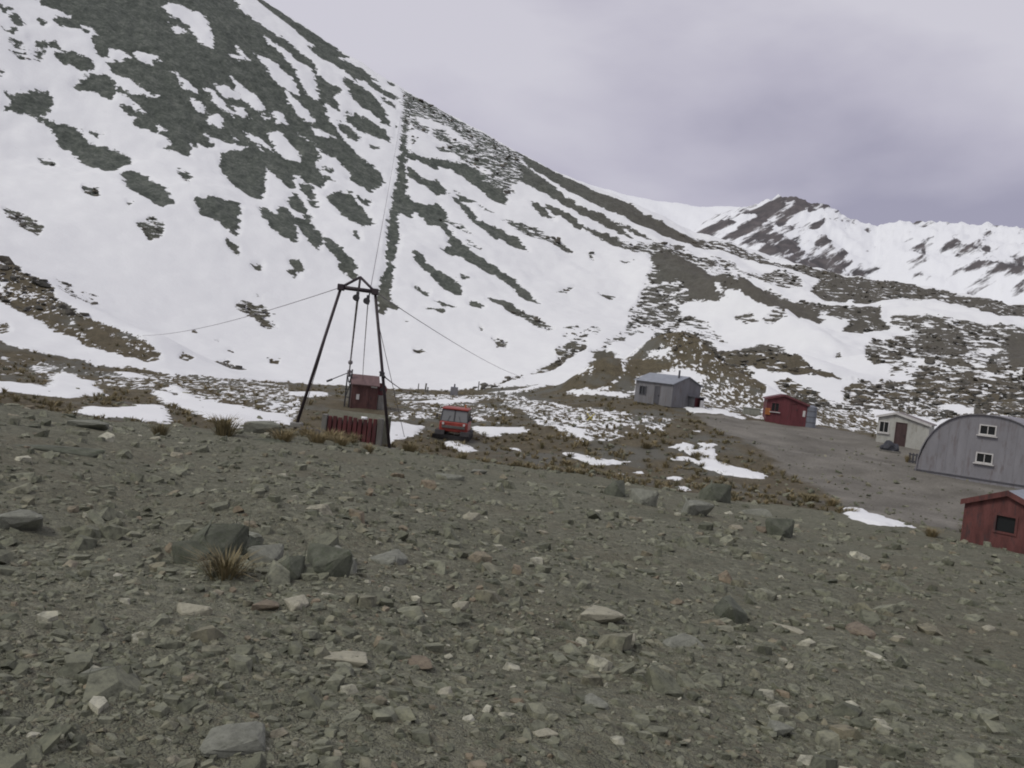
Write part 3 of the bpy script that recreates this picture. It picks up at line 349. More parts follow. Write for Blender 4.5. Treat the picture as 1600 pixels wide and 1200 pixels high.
def height(x, y, detail=True):
    x = np.asarray(x, float); y = np.asarray(y, float)
    shp = x.shape; x = x.ravel(); y = y.ravel()
    az = np.degrees(np.arctan2(x, y)); r = np.hypot(x, y)
    z = net_height(az, r)
    back = sstep(50, 120, np.abs(az))
    z = z*(1-back) + back*(.05*np.minimum(r, 400.))
    for (ax, ay, bx, by, hh, w) in BUMPS:                    # ridges and heaps: a segment, a height, a half width
        dx, dy = bx-ax, by-ay; L = dx*dx+dy*dy+1e-9
        t = np.clip(((x-ax)*dx+(y-ay)*dy)/L, 0, 1)
        q = np.hypot(x-ax-t*dx, y-ay-t*dy)/w
        z = z + hh*np.exp(-q*q*1.4)
    if detail:
        far = sstep(95, 180, r)
        near = 1-sstep(30, 45, r)
        z = z + far*(2.2*fbm(x/45, y/45, 3) + (.7+.7*sstep(10, 60, x))*fbm(x/9+5, y/9, 3))
        z = z + (1-far)*(1-near)*(.35*fbm(x/7, y/7, 3))
        z = z + near*sstep(1.5, 6, r)*(.16*fbm(x/3.1, y/3.1, 3) + .05*fbm(x/.6, y/.6, 3))
    return z.reshape(shp)

def poly_sd(px, py, poly):
    """signed distance to a polygon, positive inside"""
    P = np.asarray(poly, float); Q = np.roll(P, -1, 0)
    d2 = np.full(px.shape, 1e18); ins = np.zeros(px.shape, bool)
    for (ax, ay), (bx, by) in zip(P, Q):
        ex, ey = bx-ax, by-ay; L = ex*ex+ey*ey+1e-12
        t = np.clip(((px-ax)*ex+(py-ay)*ey)/L, 0, 1)
        d2 = np.minimum(d2, (px-ax-t*ex)**2+(py-ay-t*ey)**2)
        if ay != by:
            c = ((ay > py) != (by > py)) & (px < ex*(py-ay)/(by-ay)+ax)
            ins ^= c
    d = np.sqrt(d2)
    return np.where(ins, d, -d)

def snow_field(x, y, with_mix=False):
    """how far inside the snow a place lies, in hundredths of its distance from the foot of the slope; below 0 is bare"""
    shp = x.shape; x = x.ravel(); y = y.ravel()
    az = np.degrees(np.arctan2(x, y)); r = np.hypot(x, y)
    sc = np.clip(r/100., .35, 3)
    f = np.clip((r-np.interp(az, SNOW_LINE[0], SNOW_LINE[1]))/sc, -6, 6)
    mix = np.zeros_like(f)
    for kind, poly in COVER:
        P = np.array(poly); m = 5.
        s = (x > P[:, 0].min()-m) & (x < P[:, 0].max()+m) & (y > P[:, 1].min()-m) & (y < P[:, 1].max()+m)
        if not s.any(): continue
        sd = poly_sd(x[s], y[s], poly)/sc[s]
        g_ = sstep(115, 150, r[s])
        if kind in 'wd': sd = sd*(1+.5*g_)+.16*g_
        if kind == 'w': f[s] = np.maximum(f[s], np.clip(sd, -6, 6)); mix[s] *= 1-.6*sstep(-.5, 1, sd)
        elif kind == 'd': f[s] = np.minimum(f[s], np.clip(-sd, -6, 6))
        else:
            lvl = {'m': -.3, 'p': .5, 's': 0., 'k': -.75}[kind]
            t = sstep(-.9, .25, sd)
            f[s] = f[s]*(1-t) + lvl*t
            mix[s] = np.maximum(mix[s], sstep(-2.5, .3, sd))
    return (f.reshape(shp), mix.reshape(shp)) if with_mix else f.reshape(shp)

# ---------------------------------------------------------------- tagging and mesh helpers
def tag(o, label=None, cat=None, group=None, kind=None):
    if label: o['label'] = label
    if cat: o['category'] = cat
    if group: o['group'] = group
    if kind: o['kind'] = kind
    return o

def link(name, me, mat=None, parent=None):
    o = bpy.data.objects.new(name, me); C.objects.link(o)
    if mat is not None and me is not None and not me.materials: me.materials.append(mat)
    if parent: o.parent = parent
    return o

def thing(name, label, cat, loc, rz=0, group=None):
    o = bpy.data.objects.new(name, None); C.objects.link(o)
    o.location = loc; o.rotation_euler = (0, 0, rz); o.empty_display_size = .3
    return tag(o, label, cat, group)

class MB:
    """collects solid shapes; build() links them as one mesh object"""
    def __init__(s): s.v = []; s.f = []
    def add(s, v, f):
        k = len(s.v); s.v += [tuple(p) for p in v]; s.f += [tuple(i+k for i in q) for q in f]; return s
    def box(s, x0, x1, y0, y1, z0, z1, M=None):
        v = [Vector((x, y, z)) for z in (z0, z1) for y in (y0, y1) for x in (x0, x1)]
        if M is not None: v = [M @ p for p in v]
        return s.add(v, [(0, 2, 3, 1), (4, 5, 7, 6), (0, 1, 5, 4), (2, 6, 7, 3), (0, 4, 6, 2), (1, 3, 7, 5)])
    def prism(s, pts, y0, y1):
        """outline in x,z (counter-clockwise seen from -y) pulled from y0 to y1"""
        n = len(pts)
        v = [(x, y0, z) for x, z in pts]+[(x, y1, z) for x, z in pts]
        return s.add(v, [tuple(range(n)), tuple(range(2*n-1, n-1, -1))]+[(i, i+n, (i+1) % n+n, (i+1) % n) for i in range(n)])
    def tube(s, a, b, r, r2=None, n=8):
        a = Vector(a); b = Vector(b); d = (b-a).normalized(); r2 = r if r2 is None else r2
        p = d.orthogonal().normalized(); q = d.cross(p)
        v = [a+(p*math.cos(t)+q*math.sin(t))*r for t in [i*2*math.pi/n for i in range(n)]]
        v += [b+(p*math.cos(t)+q*math.sin(t))*r2 for t in [i*2*math.pi/n for i in range(n)]]
        return s.add(v, [(i, (i+1) % n, (i+1) % n+n, i+n) for i in range(n)]+[tuple(range(n-1, -1, -1)), tuple(range(n, 2*n))])
    def path(s, pts, r, n=6):
        for a, b in zip(pts, pts[1:]): s.tube(a, b, r, n=n)
        return s
    def build(s, name, mat, parent=None, bevel=0, smooth=False):
        me = bpy.data.meshes.new(name); me.from_pydata(s.v, [], s.f); me.update()
        bm = bmesh.new(); bm.from_mesh(me)
        bmesh.ops.recalc_face_normals(bm, faces=bm.faces)
        if bevel: bmesh.ops.bevel(bm, geom=bm.edges[:], offset=bevel, segments=1, affect='EDGES')
        for f in bm.faces: f.smooth = smooth
        bm.to_mesh(me); bm.free()
        return link(name, me, mat, parent)

def strips(xs, bottom, top, holes):
    """pieces (outline lists) of an upright wall between the cuts xs, with rectangular holes left out"""
    cuts = sorted(set(list(xs)+[h[0] for h in holes]+[h[1] for h in holes]))
    out = []
    for a, b in zip(cuts, cuts[1:]):
        m = (a+b)/2
        hs = sorted([h for h in holes if h[0] <= m <= h[1]], key=lambda h: h[2])
        z = bottom
        for h in hs:
            if h[2] > z: out.append([(a, z), (b, z), (b, h[2]), (a, h[2])])
            z = h[3]
        if top(m) > z+.02: out.append([(a, z), (b, z), (b, max(top(b), z)), (a, max(top(a), z))])
    return out

# ---------------------------------------------------------------- materials
def nodes(name):
    m = bpy.data.materials.new(name); m.use_nodes = True
    t = m.node_tree; return m, t, t.nodes, t.links, t.nodes['Principled BSDF']

def noise(n, l, vec, scale, detail=3, rough=.55):
    q = n.new('ShaderNodeTexNoise'); q.inputs['Scale'].default_value = scale; q.inputs['Detail'].default_value = detail; q.inputs['Roughness'].default_value = rough
    if vec is not None: l.new(vec, q.inputs['Vector'])
    return q.outputs['Fac']

def math_(n, l, op, a, b=None, clamp=False):
    q = n.new('ShaderNodeMath'); q.operation = op; q.use_clamp = clamp
    for i, v in enumerate((a, b)):
        if v is None: continue
        if isinstance(v, (int, float)): q.inputs[i].default_value = v
        else: l.new(v, q.inputs[i])
    return q.outputs[0]

def ramp(n, l, fac, stops):
    q = n.new('ShaderNodeValToRGB'); el = q.color_ramp.elements
    while len(el) < len(stops): el.new(.5)
    for k, (p, c) in enumerate(stops): el[k].position = p; el[k].color = tuple(c)+(1,)
    l.new(fac, q.inputs['Fac']); return q.outputs['Color']

def mixc(n, l, f, a, b):
    q = n.new('ShaderNodeMix'); q.data_type = 'RGBA'
    for s, v in (('Factor', f), ('A', a), ('B', b)):
        if isinstance(v, (int, float)): q.inputs[s].default_value = v
        elif isinstance(v, tuple): q.inputs[s].default_value = v+(1,)
        else: l.new(v, q.inputs[s])
    return q.outputs['Result']

def bump(n, l, bsdf, h, strength, dist):
    q = n.new('ShaderNodeBump'); q.inputs['Strength'].default_value = strength; q.inputs['Distance'].default_value = dist
    l.new(h, q.inputs['Height']); l.new(q.outputs['Normal'], bsdf.inputs['Normal'])

def paint(name, col, rough=.6, var=.35, scale=3., metal=0, streak=True, stain=None):
    """painted or bare building stuff with blotches, run marks and wear"""
    m, t, n, l, b = nodes(name)
    tcn = n.new('ShaderNodeTexCoord'); mpn = n.new('ShaderNodeMapping')
    mpn.inputs['Scale'].default_value = (1, 1, .25 if streak else 1)
    l.new(tcn.outputs['Object'], mpn.inputs['Vector'])
    f1 = noise(n, l, mpn.outputs['Vector'], scale, 6, .62)
    f2 = noise(n, l, tcn.outputs['Object'], scale*9, 3)
    f = math_(n, l, 'ADD', math_(n, l, 'MULTIPLY', f1, .75), math_(n, l, 'MULTIPLY', f2, .25))
    dark = tuple(c*(1-var) for c in col); lite = tuple(min(1, c*(1+var*.7)+.01) for c in col)
    c = ramp(n, l, f, [(.32, dark), (.5, col), (.68, lite)])
    if stain:
        s = ramp(n, l, noise(n, l, mpn.outputs['Vector'], scale*1.7, 5, .7), [(.52, (0, 0, 0)), (.66, (1, 1, 1))])
        c = mixc(n, l, math_(n, l, 'MULTIPLY', s, .85), c, stain)
    l.new(c, b.inputs['Base Color']); b.inputs['Roughness'].default_value = rough; b.inputs['Metallic'].default_value = metal
    bump(n, l, b, f2, .25, .01)
    return m

def glass(name, col=(.02, .022, .024)):
    m, t, n, l, b = nodes(name)
    b.inputs['Base Color'].default_value = col+(1,); b.inputs['Roughness'].default_value = .12
    return m

SNOW_A, SNOW_B = (.77, .785, .775), (.83, .845, .83)

def ground_material(name, s1, s2, amp1, amp2, bare, stretch=(1, 1, 1), edge=.07, road=None, fine=2.5, fine_amp=.25, mot=None, brown=None):
    """bare ground with snow lying where the surveyed cover says, the rim frayed by noise"""
    m, t, n, l, b = nodes(name)
    g = n.new('ShaderNodeNewGeometry'); mpn = n.new('ShaderNodeMapping'); mpn.inputs['Scale'].default_value = stretch
    l.new(g.outputs['Position'], mpn.inputs['Vector']); V = mpn.outputs['Vector']; P_ = g.outputs['Position']
    at = n.new('ShaderNodeAttribute'); at.attribute_name = 'snow'
    am = n.new('ShaderNodeAttribute'); am.attribute_name = 'mix'
    st = math_(n, l, 'MULTIPLY', math_(n, l, 'SUBTRACT', noise(n, l, V, s1, 7, .68), .5), math_(n, l, 'MULTIPLY', am.outputs['Fac'], amp1*2.9))
    iso = math_(n, l, 'MULTIPLY', math_(n, l, 'SUBTRACT', noise(n, l, P_, s1*.8, 6, .6), .5), math_(n, l, 'MULTIPLY', math_(n, l, 'SUBTRACT', 1., am.outputs['Fac']), amp1))
    a = math_(n, l, 'ADD', st, iso)
    a2 = math_(n, l, 'MULTIPLY', math_(n, l, 'SUBTRACT', noise(n, l, V, s2, 3, .6), .5), amp2)
    f = math_(n, l, 'ADD', math_(n, l, 'ADD', at.outputs['Fac'], a), a2)
    mr = n.new('ShaderNodeMapRange'); mr.interpolation_type = 'SMOOTHSTEP'
    mr.inputs['From Min'].default_value = -edge; mr.inputs['From Max'].default_value = edge; l.new(f, mr.inputs['Value'])
    sm = mr.outputs['Result']
    nb = noise(n, l, P_, fine, 6, .65); nl = noise(n, l, P_, s1*.5, 4, .55)
    cb = ramp(n, l, math_(n, l, 'ADD', math_(n, l, 'MULTIPLY', nb, .6), math_(n, l, 'MULTIPLY', nl, .4)), bare)
    if mot:
        q = ramp(n, l, noise(n, l, P_, mot[0], 3), [(mot[1], (0, 0, 0)), (mot[2], (1, 1, 1))])
        cb = mixc(n, l, q, cb, mot[3])
    if brown:      # the lower spur on the right is grown over with brown alpine plants
        sx_ = n.new('ShaderNodeSeparateXYZ'); l.new(P_, sx_.inputs[0])
        mx_ = n.new('ShaderNodeMapRange'); mx_.inputs['From Min'].default_value = 0; mx_.inputs['From Max'].default_value = 60
        l.new(math_(n, l, 'ADD', sx_.outputs[0], math_(n, l, 'MULTIPLY', noise(n, l, P_, .06, 3), 30)), mx_.inputs['Value'])
        cb = mixc(n, l, math_(n, l, 'MULTIPLY', mx_.outputs['Result'], .75), cb, brown)
        ln_ = n.new('ShaderNodeVectorMath'); ln_.operation = 'LENGTH'; l.new(P_, ln_.inputs[0])
        m3 = n.new('ShaderNodeMapRange'); m3.inputs['From Min'].default_value = 114; m3.inputs['From Max'].default_value = 160; m3.inputs['To Min'].default_value = 1; m3.inputs['To Max'].default_value = 0
        l.new(ln_.outputs['Value'], m3.inputs['Value'])
        low = ramp(n, l, noise(n, l, P_, 5, 6, .65), [(.3, (.06, .052, .034)), (.48, (.105, .09, .058)), (.7, (.165, .14, .09))])
        cb = mixc(n, l, m3.outputs['Result'], cb, low)
    if road:
        ar = n.new('ShaderNodeAttribute'); ar.attribute_name = 'road'
        rc = ramp(n, l, math_(n, l, 'ADD', math_(n, l, 'MULTIPLY', noise(n, l, P_, 9, 6, .7), .5), math_(n, l, 'MULTIPLY', noise(n, l, P_, .35, 4), .5)), road)
        rr = math_(n, l, 'ADD', ar.outputs['Fac'], math_(n, l, 'MULTIPLY', math_(n, l, 'SUBTRACT', noise(n, l, P_, 1.1, 4), .5), 2.2))
        mr2 = n.new('ShaderNodeMapRange'); mr2.inputs['From Min'].default_value = -.4; mr2.inputs['From Max'].default_value = .4; l.new(rr, mr2.inputs['Value'])
        cb = mixc(n, l, mr2.outputs['Result'], cb, rc)
    cs = mixc(n, l, noise(n, l, P_, s1*.6, 3), SNOW_A, SNOW_B)
    l.new(mixc(n, l, sm, cb, cs), b.inputs['Base Color'])
    b.inputs['Roughness'].default_value = .85; b.inputs['Specular IOR Level'].default_value = .2
    hb = math_(n, l, 'ADD', math_(n, l, 'MULTIPLY', nb, math_(n, l, 'SUBTRACT', 1.15, sm)), math_(n, l, 'MULTIPLY', sm, .35))
    bump(n, l, b, hb, .8, fine_amp)
    return m

M = {}
M['mountain'] = ground_material('mountain_ground', .75, .17, 2.9, 1.5,
    [(.36, (.055, .064, .053)), (.5, (.1, .113, .094)), (.63, (.165, .178, .15))], stretch=(.55, .55, 2.2), edge=.09, fine=1.3, fine_amp=.5, brown=(.118, .104, .085))
M['valley'] = ground_material('valley_ground', 2.2, .6, 3.0, 1.4,
    [(.3, (.06, .052, .034)), (.48, (.105, .09, .058)), (.7, (.165, .14, .09))], stretch=(.9, .32, 1), edge=.08,
    road=[(.34, (.105, .098, .08)), (.5, (.175, .165, .138)), (.64, (.25, .236, .2))], fine=5, fine_amp=.12,
    mot=(.22, .5, .62, (.125, .122, .1)))

def scree_material():
    m, t, n, l, b = nodes('scree_ground')
    g = n.new('ShaderNodeNewGeometry'); P_ = g.outputs['Position']
    def vor(scale):
        q = n.new('ShaderNodeTexVoronoi'); q.inputs['Scale'].default_value = scale; q.inputs['Randomness'].default_value = 1
        nz = n.new('ShaderNodeTexNoise'); nz.inputs['Scale'].default_value = scale*.7; nz.inputs['Detail'].default_value = 2; l.new(P_, nz.inputs['Vector'])
        mxv = n.new('ShaderNodeMix'); mxv.data_type = 'VECTOR'; mxv.inputs['Factor'].default_value = .12; l.new(P_, mxv.inputs['A']); l.new(nz.outputs['Color'], mxv.inputs['B'])
        l.new(mxv.outputs['Result'], q.inputs['Vector']); return q
    va, vb = vor(11), vor(34)
    sa = n.new('ShaderNodeSeparateColor'); l.new(va.outputs['Color'], sa.inputs['Color'])
    sb = n.new('ShaderNodeSeparateColor'); l.new(vb.outputs['Color'], sb.inputs['Color'])
    tone = math_(n, l, 'ADD', math_(n, l, 'MULTIPLY', sa.outputs[0], .3), math_(n, l, 'MULTIPLY', sb.outputs[0], .3))
    tone = math_(n, l, 'ADD', tone, math_(n, l, 'MULTIPLY', noise(n, l, P_, .45, 5, .65), .62))
    c = ramp(n, l, tone, [(.2, (.09, .093, .063)), (.45, (.168, .17, .119)), (.7, (.225, .227, .162)), (.95, (.32, .32, .235))])
    q = ramp(n, l, noise(n, l, P_, .9, 4, .6), [(.55, (0, 0, 0)), (.7, (1, 1, 1))])
    c = mixc(n, l, math_(n, l, 'MULTIPLY', q, .55), c, (.092, .1, .066))
    q3 = ramp(n, l, noise(n, l, P_, .23, 4, .6), [(.48, (0, 0, 0)), (.64, (1, 1, 1))])
    c = mixc(n, l, math_(n, l, 'MULTIPLY', q3, .5), c, (.165, .148, .1))
    q2 = ramp(n, l, sb.outputs[1], [(.86, (0, 0, 0)), (.9, (1, 1, 1))])
    c = mixc(n, l, math_(n, l, 'MULTIPLY', q2, .3), c, (.18, .14, .09))
    l.new(c, b.inputs['Base Color']); b.inputs['Roughness'].default_value = .9; b.inputs['Specular IOR Level'].default_value = .25
    h = math_(n, l, 'ADD', math_(n, l, 'MULTIPLY', va.outputs['Distance'], -.7), math_(n, l, 'MULTIPLY', vb.outputs['Distance'], -.3))
    h = math_(n, l, 'ADD', h, math_(n, l, 'MULTIPLY', noise(n, l, P_, 60, 4), .3))
    bump(n, l, b, h, 1., .1)
    return m
M['scree'] = scree_material()

def stone_material(name, use_attr):
    m, t, n, l, b = nodes(name)
    tcn = n.new('ShaderNodeTexCoord'); g = n.new('ShaderNodeNewGeometry')
    if use_attr:
        a = n.new('ShaderNodeAttribute'); a.attribute_name = 'tint'; f = a.outputs['Fac']; P_ = g.outputs['Position']
    else:
        a = n.new('ShaderNodeObjectInfo'); f = a.outputs['Random']; P_ = g.outputs['Position']
    c = ramp(n, l, f, [(0, (.1, .106, .074)), (.35, (.168, .173, .122)), (.6, (.22, .225, .163)), (.78, (.205, .196, .136)), (.85, (.21, .172, .118)), (.9, (.33, .325, .245)), (1, (.46, .452, .355))])
    spots = ramp(n, l, noise(n, l, P_, 14, 6, .7), [(.35, (.5, .5, .5)), (.5, (1, 1, 1)), (.7, (1.35, 1.33, 1.25))])
    q = n.new('ShaderNodeMix'); q.data_type = 'RGBA'; q.blend_type = 'MULTIPLY'; q.inputs['Factor'].default_value = 1
    l.new(c, q.inputs['A']); l.new(spots, q.inputs['B'])
    lich = ramp(n, l, noise(n, l, P_, 5, 5, .6), [(.56, (0, 0, 0)), (.66, (1, 1, 1))])
    l.new(mixc(n, l, math_(n, l, 'MULTIPLY', lich, .4), q.outputs['Result'], (.10, .112, .075)), b.inputs['Base Color'])
    b.inputs['Roughness'].default_value = .85; b.inputs['Specular IOR Level'].default_value = .3
    bump(n, l, b, noise(n, l, P_, 40, 6, .7), .6, .02)
    return m
M['stone'] = stone_material('stone', False); M['pebble'] = stone_material('pebble', True)

def grass_material():
    m, t, n, l, b = nodes('tussock_grass')
    a = n.new('ShaderNodeAttribute'); a.attribute_name = 'tint'
    oi = n.new('ShaderNodeObjectInfo')
    f = math_(n, l, 'ADD', a.outputs['Fac'], math_(n, l, 'MULTIPLY', oi.outputs['Random'], .12))
    c = ramp(n, l, f, [(0, (.105, .095, .056)), (.35, (.17, .148, .08)), (.65, (.24, .198, .108)), (1, (.31, .25, .135))])
    l.new(c, b.inputs['Base Color']); b.inputs['Roughness'].default_value = .7; b.inputs['Specular IOR Level'].default_value = .2
    return m
M['grass'] = grass_material()
m, t, n, l, b = nodes('snow'); g = n.new('ShaderNodeNewGeometry')
l.new(mixc(n, l, noise(n, l, g.outputs['Position'], 2.2, 4), SNOW_A, SNOW_B), b.inputs['Base Color']); b.inputs['Roughness'].default_value = .7
bump(n, l, b, noise(n, l, g.outputs['Position'], 5, 5), .5, .06); M['snow'] = m
M['tower_steel'] = paint('tower_steel', (.03, .02, .023), .6, .5, 4)
M['dark_steel'] = paint('dark_steel', (.035, .034, .036), .55, .4, 6)
M['cable'] = paint('cable_steel', (.2, .185, .19), .55, .3, 8)
M['timber_red'] = paint('weathered_red_timber', (.105, .026, .026), .8, .55, 5, stain=(.05, .03, .03))
M['timber_grey'] = paint('grey_timber', (.17, .165, .145), .85, .4, 5, stain=(.09, .085, .07))
M['drive_red'] = paint('brown_red_boards', (.085, .036, .03), .75, .45, 4, stain=(.045, .022, .022))
M['drive_roof'] = paint('faded_brown_roof', (.14, .085, .08), .6, .3, 3)
M['vehicle_red'] = paint('vehicle_red', (.27, .04, .028), .5, .4, 3, streak=False)
M['vehicle_grey'] = paint('vehicle_grey', (.10, .095, .085), .5, .3, 4)
M['rubber'] = paint('track_rubber', (.022, .02, .02), .8, .4, 8)
M['iron_grey'] = paint('grey_iron', (.175, .175, .18), .55, .2, 2, stain=(.14, .125, .115))
M['iron_roof'] = paint('grey_roof_iron', (.22, .24, .265), .45, .2, 2)
M['iron_dark'] = paint('dark_iron', (.075, .075, .082), .6, .3, 3)
M['nissen'] = paint('nissen_iron', (.225, .222, .232), .55, .15, 2, stain=(.165, .145, .145))
M['red_wall'] = paint('red_hut_paint', (.125, .028, .032), .65, .35, 3, stain=(.09, .03, .03))
M['red_roof'] = paint('red_hut_roof', (.125, .036, .04), .55, .3, 3)
M['cream'] = paint('cream_paint', (.42, .42, .375), .65, .2, 2.5, stain=(.27, .26, .21))
M['cream_roof'] = paint('cream_hut_roof', (.16, .135, .12), .6, .3, 3)
M['door_brown'] = paint('brown_door', (.06, .033, .03), .6, .35, 5)
M['white'] = paint('white_trim', (.55, .54, .51), .6, .2, 5)
M['orange'] = paint('orange_board', (.36, .13, .035), .6, .4, 4)
M['tank'] = paint('blue_grey_tank', (.17, .185, .21), .5, .25, 3)
M['shed_red'] = paint('rusty_red_shed', (.125, .042, .036), .75, .55, 4, stain=(.055, .034, .034))
M['pale_box'] = paint('pale_green_box', (.26, .27, .225), .7, .25, 4)
M['yellow'] = paint('yellow_stake', (.5, .42, .06), .6, .2, 5)
M['interior_shade'] = paint('painted_interior_shade', (.012, .011, .011), .9, .3, 3)  # near-black colour painted for the shade inside huts and under a floor
M['concrete'] = paint('concrete', (.23, .225, .2), .85, .25, 5, stain=(.16, .15, .125))
M['glass'] = glass('window_glass'); M['cab_glass'] = glass('cab_glass', (.16, .165, .16))  # cab_glass base is lightened, painting the reflected sky into its colour
M['tarp'] = paint('dark_tarpaulin', (.03, .032, .04), .6, .5, 6)
# ---------------------------------------------------------------- the ground: one surface, cut into scree, valley floor, road and mountainside
rr = np.concatenate([[.02], np.geomspace(.5, 37.5, 255), np.linspace(37.9, 114, 135), np.linspace(114.8, 345, 290), np.geomspace(355, 2800, 18)])
step = .095
aa = np.concatenate([np.arange(-180, -39, 3.), np.arange(-38, 38.01, step), np.arange(41, 178, 3.)])
na, nr = len(aa), len(rr)
AA, RR = np.meshgrid(np.radians(aa), rr)          # rows of equal range
X = RR*np.sin(AA); Y = RR*np.cos(AA)
Zt = height(X, Y)
SF, MIXF = snow_field(X, Y, True)
SF[RR < 37] = -6
ROADF = np.full(X.shape, -9.)
sel = (RR > 30) & (RR < 120) & (X > 0)
ROADF[sel] = np.clip(poly_sd(X[sel], Y[sel], ROAD), -9, 9)
SF = np.where(ROADF > -.6, np.minimum(SF, -ROADF*.8-.6), SF)
dep = sstep(-.2, .9, SF)
Zt = Zt + dep*np.clip(RR/100, .2, 2)*.16
# broken rock and tussock clumps where the ground is bare
rough = (1-dep)*sstep(40, 60, RR)
Zt = Zt + rough*np.where(RR > 110, .55*fbm(X/2.6, Y/2.6, 2), .16*fbm(X/1.3, Y/1.3, 2)*(1-sstep(-.5, .5, ROADF)))
co = np.stack([X, Y, Zt], -1).reshape(-1, 3)
idx = np.arange(na*nr).reshape(nr, na)
a_ = idx[:-1]; b_ = idx[1:]
quads = np.stack([a_, np.roll(a_, -1, 1), np.roll(b_, -1, 1), b_], -1)     # nr-1, na, 4 (closed round the viewpoint)
rmid = (rr[:-1]+rr[1:])/2
zone = np.repeat(np.where(rmid < 37.2, 0, np.where(rmid < 112, 1, 2))[:, None], na, 1)
zone = np.where((ROADF[:-1] > 0) & (zone == 1), 3, zone)

def grid_object(name, q, mat, kind='structure'):
    q = q.reshape(-1, 4); used, inv = np.unique(q, return_inverse=True)
    me = bpy.data.meshes.new(name)
    me.vertices.add(len(used)); me.vertices.foreach_set('co', co[used].astype(np.float32).ravel())
    me.loops.add(q.size); me.loops.foreach_set('vertex_index', inv.reshape(-1).astype(np.int32))
    me.polygons.add(len(q)); me.polygons.foreach_set('loop_start', np.arange(0, q.size, 4, dtype=np.int32))
    me.update(calc_edges=True)
    me.polygons.foreach_set('use_smooth', np.ones(len(q), bool))
    for nm, arr in (('snow', SF), ('road', ROADF), ('mix', MIXF)):
        at = me.attributes.new(nm, 'FLOAT', 'POINT'); at.data.foreach_set('value', arr.ravel()[used].astype(np.float32))
    o = link(name, me, mat); o['kind'] = kind
    return o
g0 = grid_object('scree_slope', quads[zone == 0], M['scree'])
g1 = grid_object('valley_ground', quads[zone == 1], M['valley'])
g3 = grid_object('gravel_road', quads[zone == 3], M['valley'])
g2 = grid_object('mountainside', quads[zone == 2], M['mountain'])
tag(g0, 'grey green scree slope in the foreground'); tag(g1, 'brown tussock flat with patches of snow')
tag(g3, 'grey brown gravel road between the huts'); tag(g2, 'steep snowy mountainside with dark bare patches')

# ---------------------------------------------------------------- far mountains
def far_range(name, label, ridge, rng, foot, mat, dark, seed, rough, jag=0):
    az = np.arange(ridge[0][0], ridge[-1][0], .09); nrow = 90
    t = np.linspace(0, 1, nrow); T, A = np.meshgrid(t, az, indexing='ij')
    H = np.interp(A, [p[0] for p in ridge], [p[1] for p in ridge])
    rr_ = foot+(rng+250-foot)*T; k = (rng-foot)/(rng+250-foot)
    up_ = np.clip(T/k, 0, 1); zf = H*(.12*up_+.88*up_**1.35); zf = np.where(T > k, H-(T-k)*90, zf)
    x = rr_*np.sin(np.radians(A)); y = rr_*np.cos(np.radians(A))
    n_ = fbm((x+y*.4)/85+seed, (y*.6-x*.3)/160, 5, .55)
    zf = zf+jag*(np.abs(fbm(x/16+2, y/40, 4))-.2)*up_**2+rough*n_*(.15+.85*np.sin(np.pi*np.clip(up_, 0, 1)*.93))-20*(1-up_)
    f = np.full(x.shape, 3.)
    for kind, poly in dark:
        sd = poly_sd(x.ravel(), zf.ravel(), poly).reshape(x.shape)/6.
        f = np.minimum(f, np.clip(-sd-.25, -6, 6)) if kind == 'd' else np.where(sd > -.3, np.minimum(f, .35-.5*np.clip(sd, 0, 1)), f)
    f = f-.9*np.clip(n_*1.6, 0, 1.6)*np.where(f > 1, 1, 0)*0
    v = np.stack([x, y, zf], -1).reshape(-1, 3); nn = len(az)
    ii = np.arange(nrow*nn).reshape(nrow, nn)
    q = np.stack([ii[:-1, :-1], ii[:-1, 1:], ii[1:, 1:], ii[1:, :-1]], -1).reshape(-1, 4)
    me = bpy.data.meshes.new(name); me.from_pydata(v.tolist(), [], q.tolist()); me.update()
    me.polygons.foreach_set('use_smooth', np.ones(len(q), bool))
    at = me.attributes.new('snow', 'FLOAT', 'POINT'); at.data.foreach_set('value', f.ravel().astype(np.float32))
    o = link(name, me, mat); tag(o, label, kind='structure'); return o

def far_material(name, amp, lvl):
    m, t, n, l, b = nodes(name)
    g = n.new('ShaderNodeNewGeometry'); mpn = n.new('ShaderNodeMapping'); mpn.inputs['Scale'].default_value = (.012, .01, .085)
    rot = n.new('ShaderNodeMapping'); rot.inputs['Rotation'].default_value = (0, R(37), 0)
    l.new(g.outputs['Position'], rot.inputs['Vector']); l.new(rot.outputs['Vector'], mpn.inputs['Vector'])
    at = n.new('ShaderNodeAttribute'); at.attribute_name = 'snow'
    a = math_(n, l, 'MULTIPLY', math_(n, l, 'SUBTRACT', noise(n, l, mpn.outputs['Vector'], 1., 6, .62), .5), amp)
    big = math_(n, l, 'MULTIPLY', math_(n, l, 'SUBTRACT', noise(n, l, g.outputs['Position'], .006, 3), .5), amp*.8)
    f = math_(n, l, 'ADD', math_(n, l, 'ADD', math_(n, l, 'MINIMUM', at.outputs['Fac'], lvl), a), big)
    mr = n.new('ShaderNodeMapRange'); mr.interpolation_type = 'SMOOTHSTEP'; mr.inputs['From Min'].default_value = -.2; mr.inputs['From Max'].default_value = .22; l.new(f, mr.inputs['Value'])
    cb = ramp(n, l, noise(n, l, g.outputs['Position'], .05, 5), [(.3, (.07, .068, .07)), (.7, (.15, .135, .13))])
    l.new(mixc(n, l, mr.outputs['Result'], cb, (.82, .84, .84)), b.inputs['Base Color']); b.inputs['Roughness'].default_value = .85; b.inputs['Specular IOR Level'].default_value = .2
    return m
far_range('far_snow_dome', 'smooth white snow dome behind the main ridge', FAR_DOME, 1700, 700, far_material('far_snow', .6, 1.), [], 3., 14)
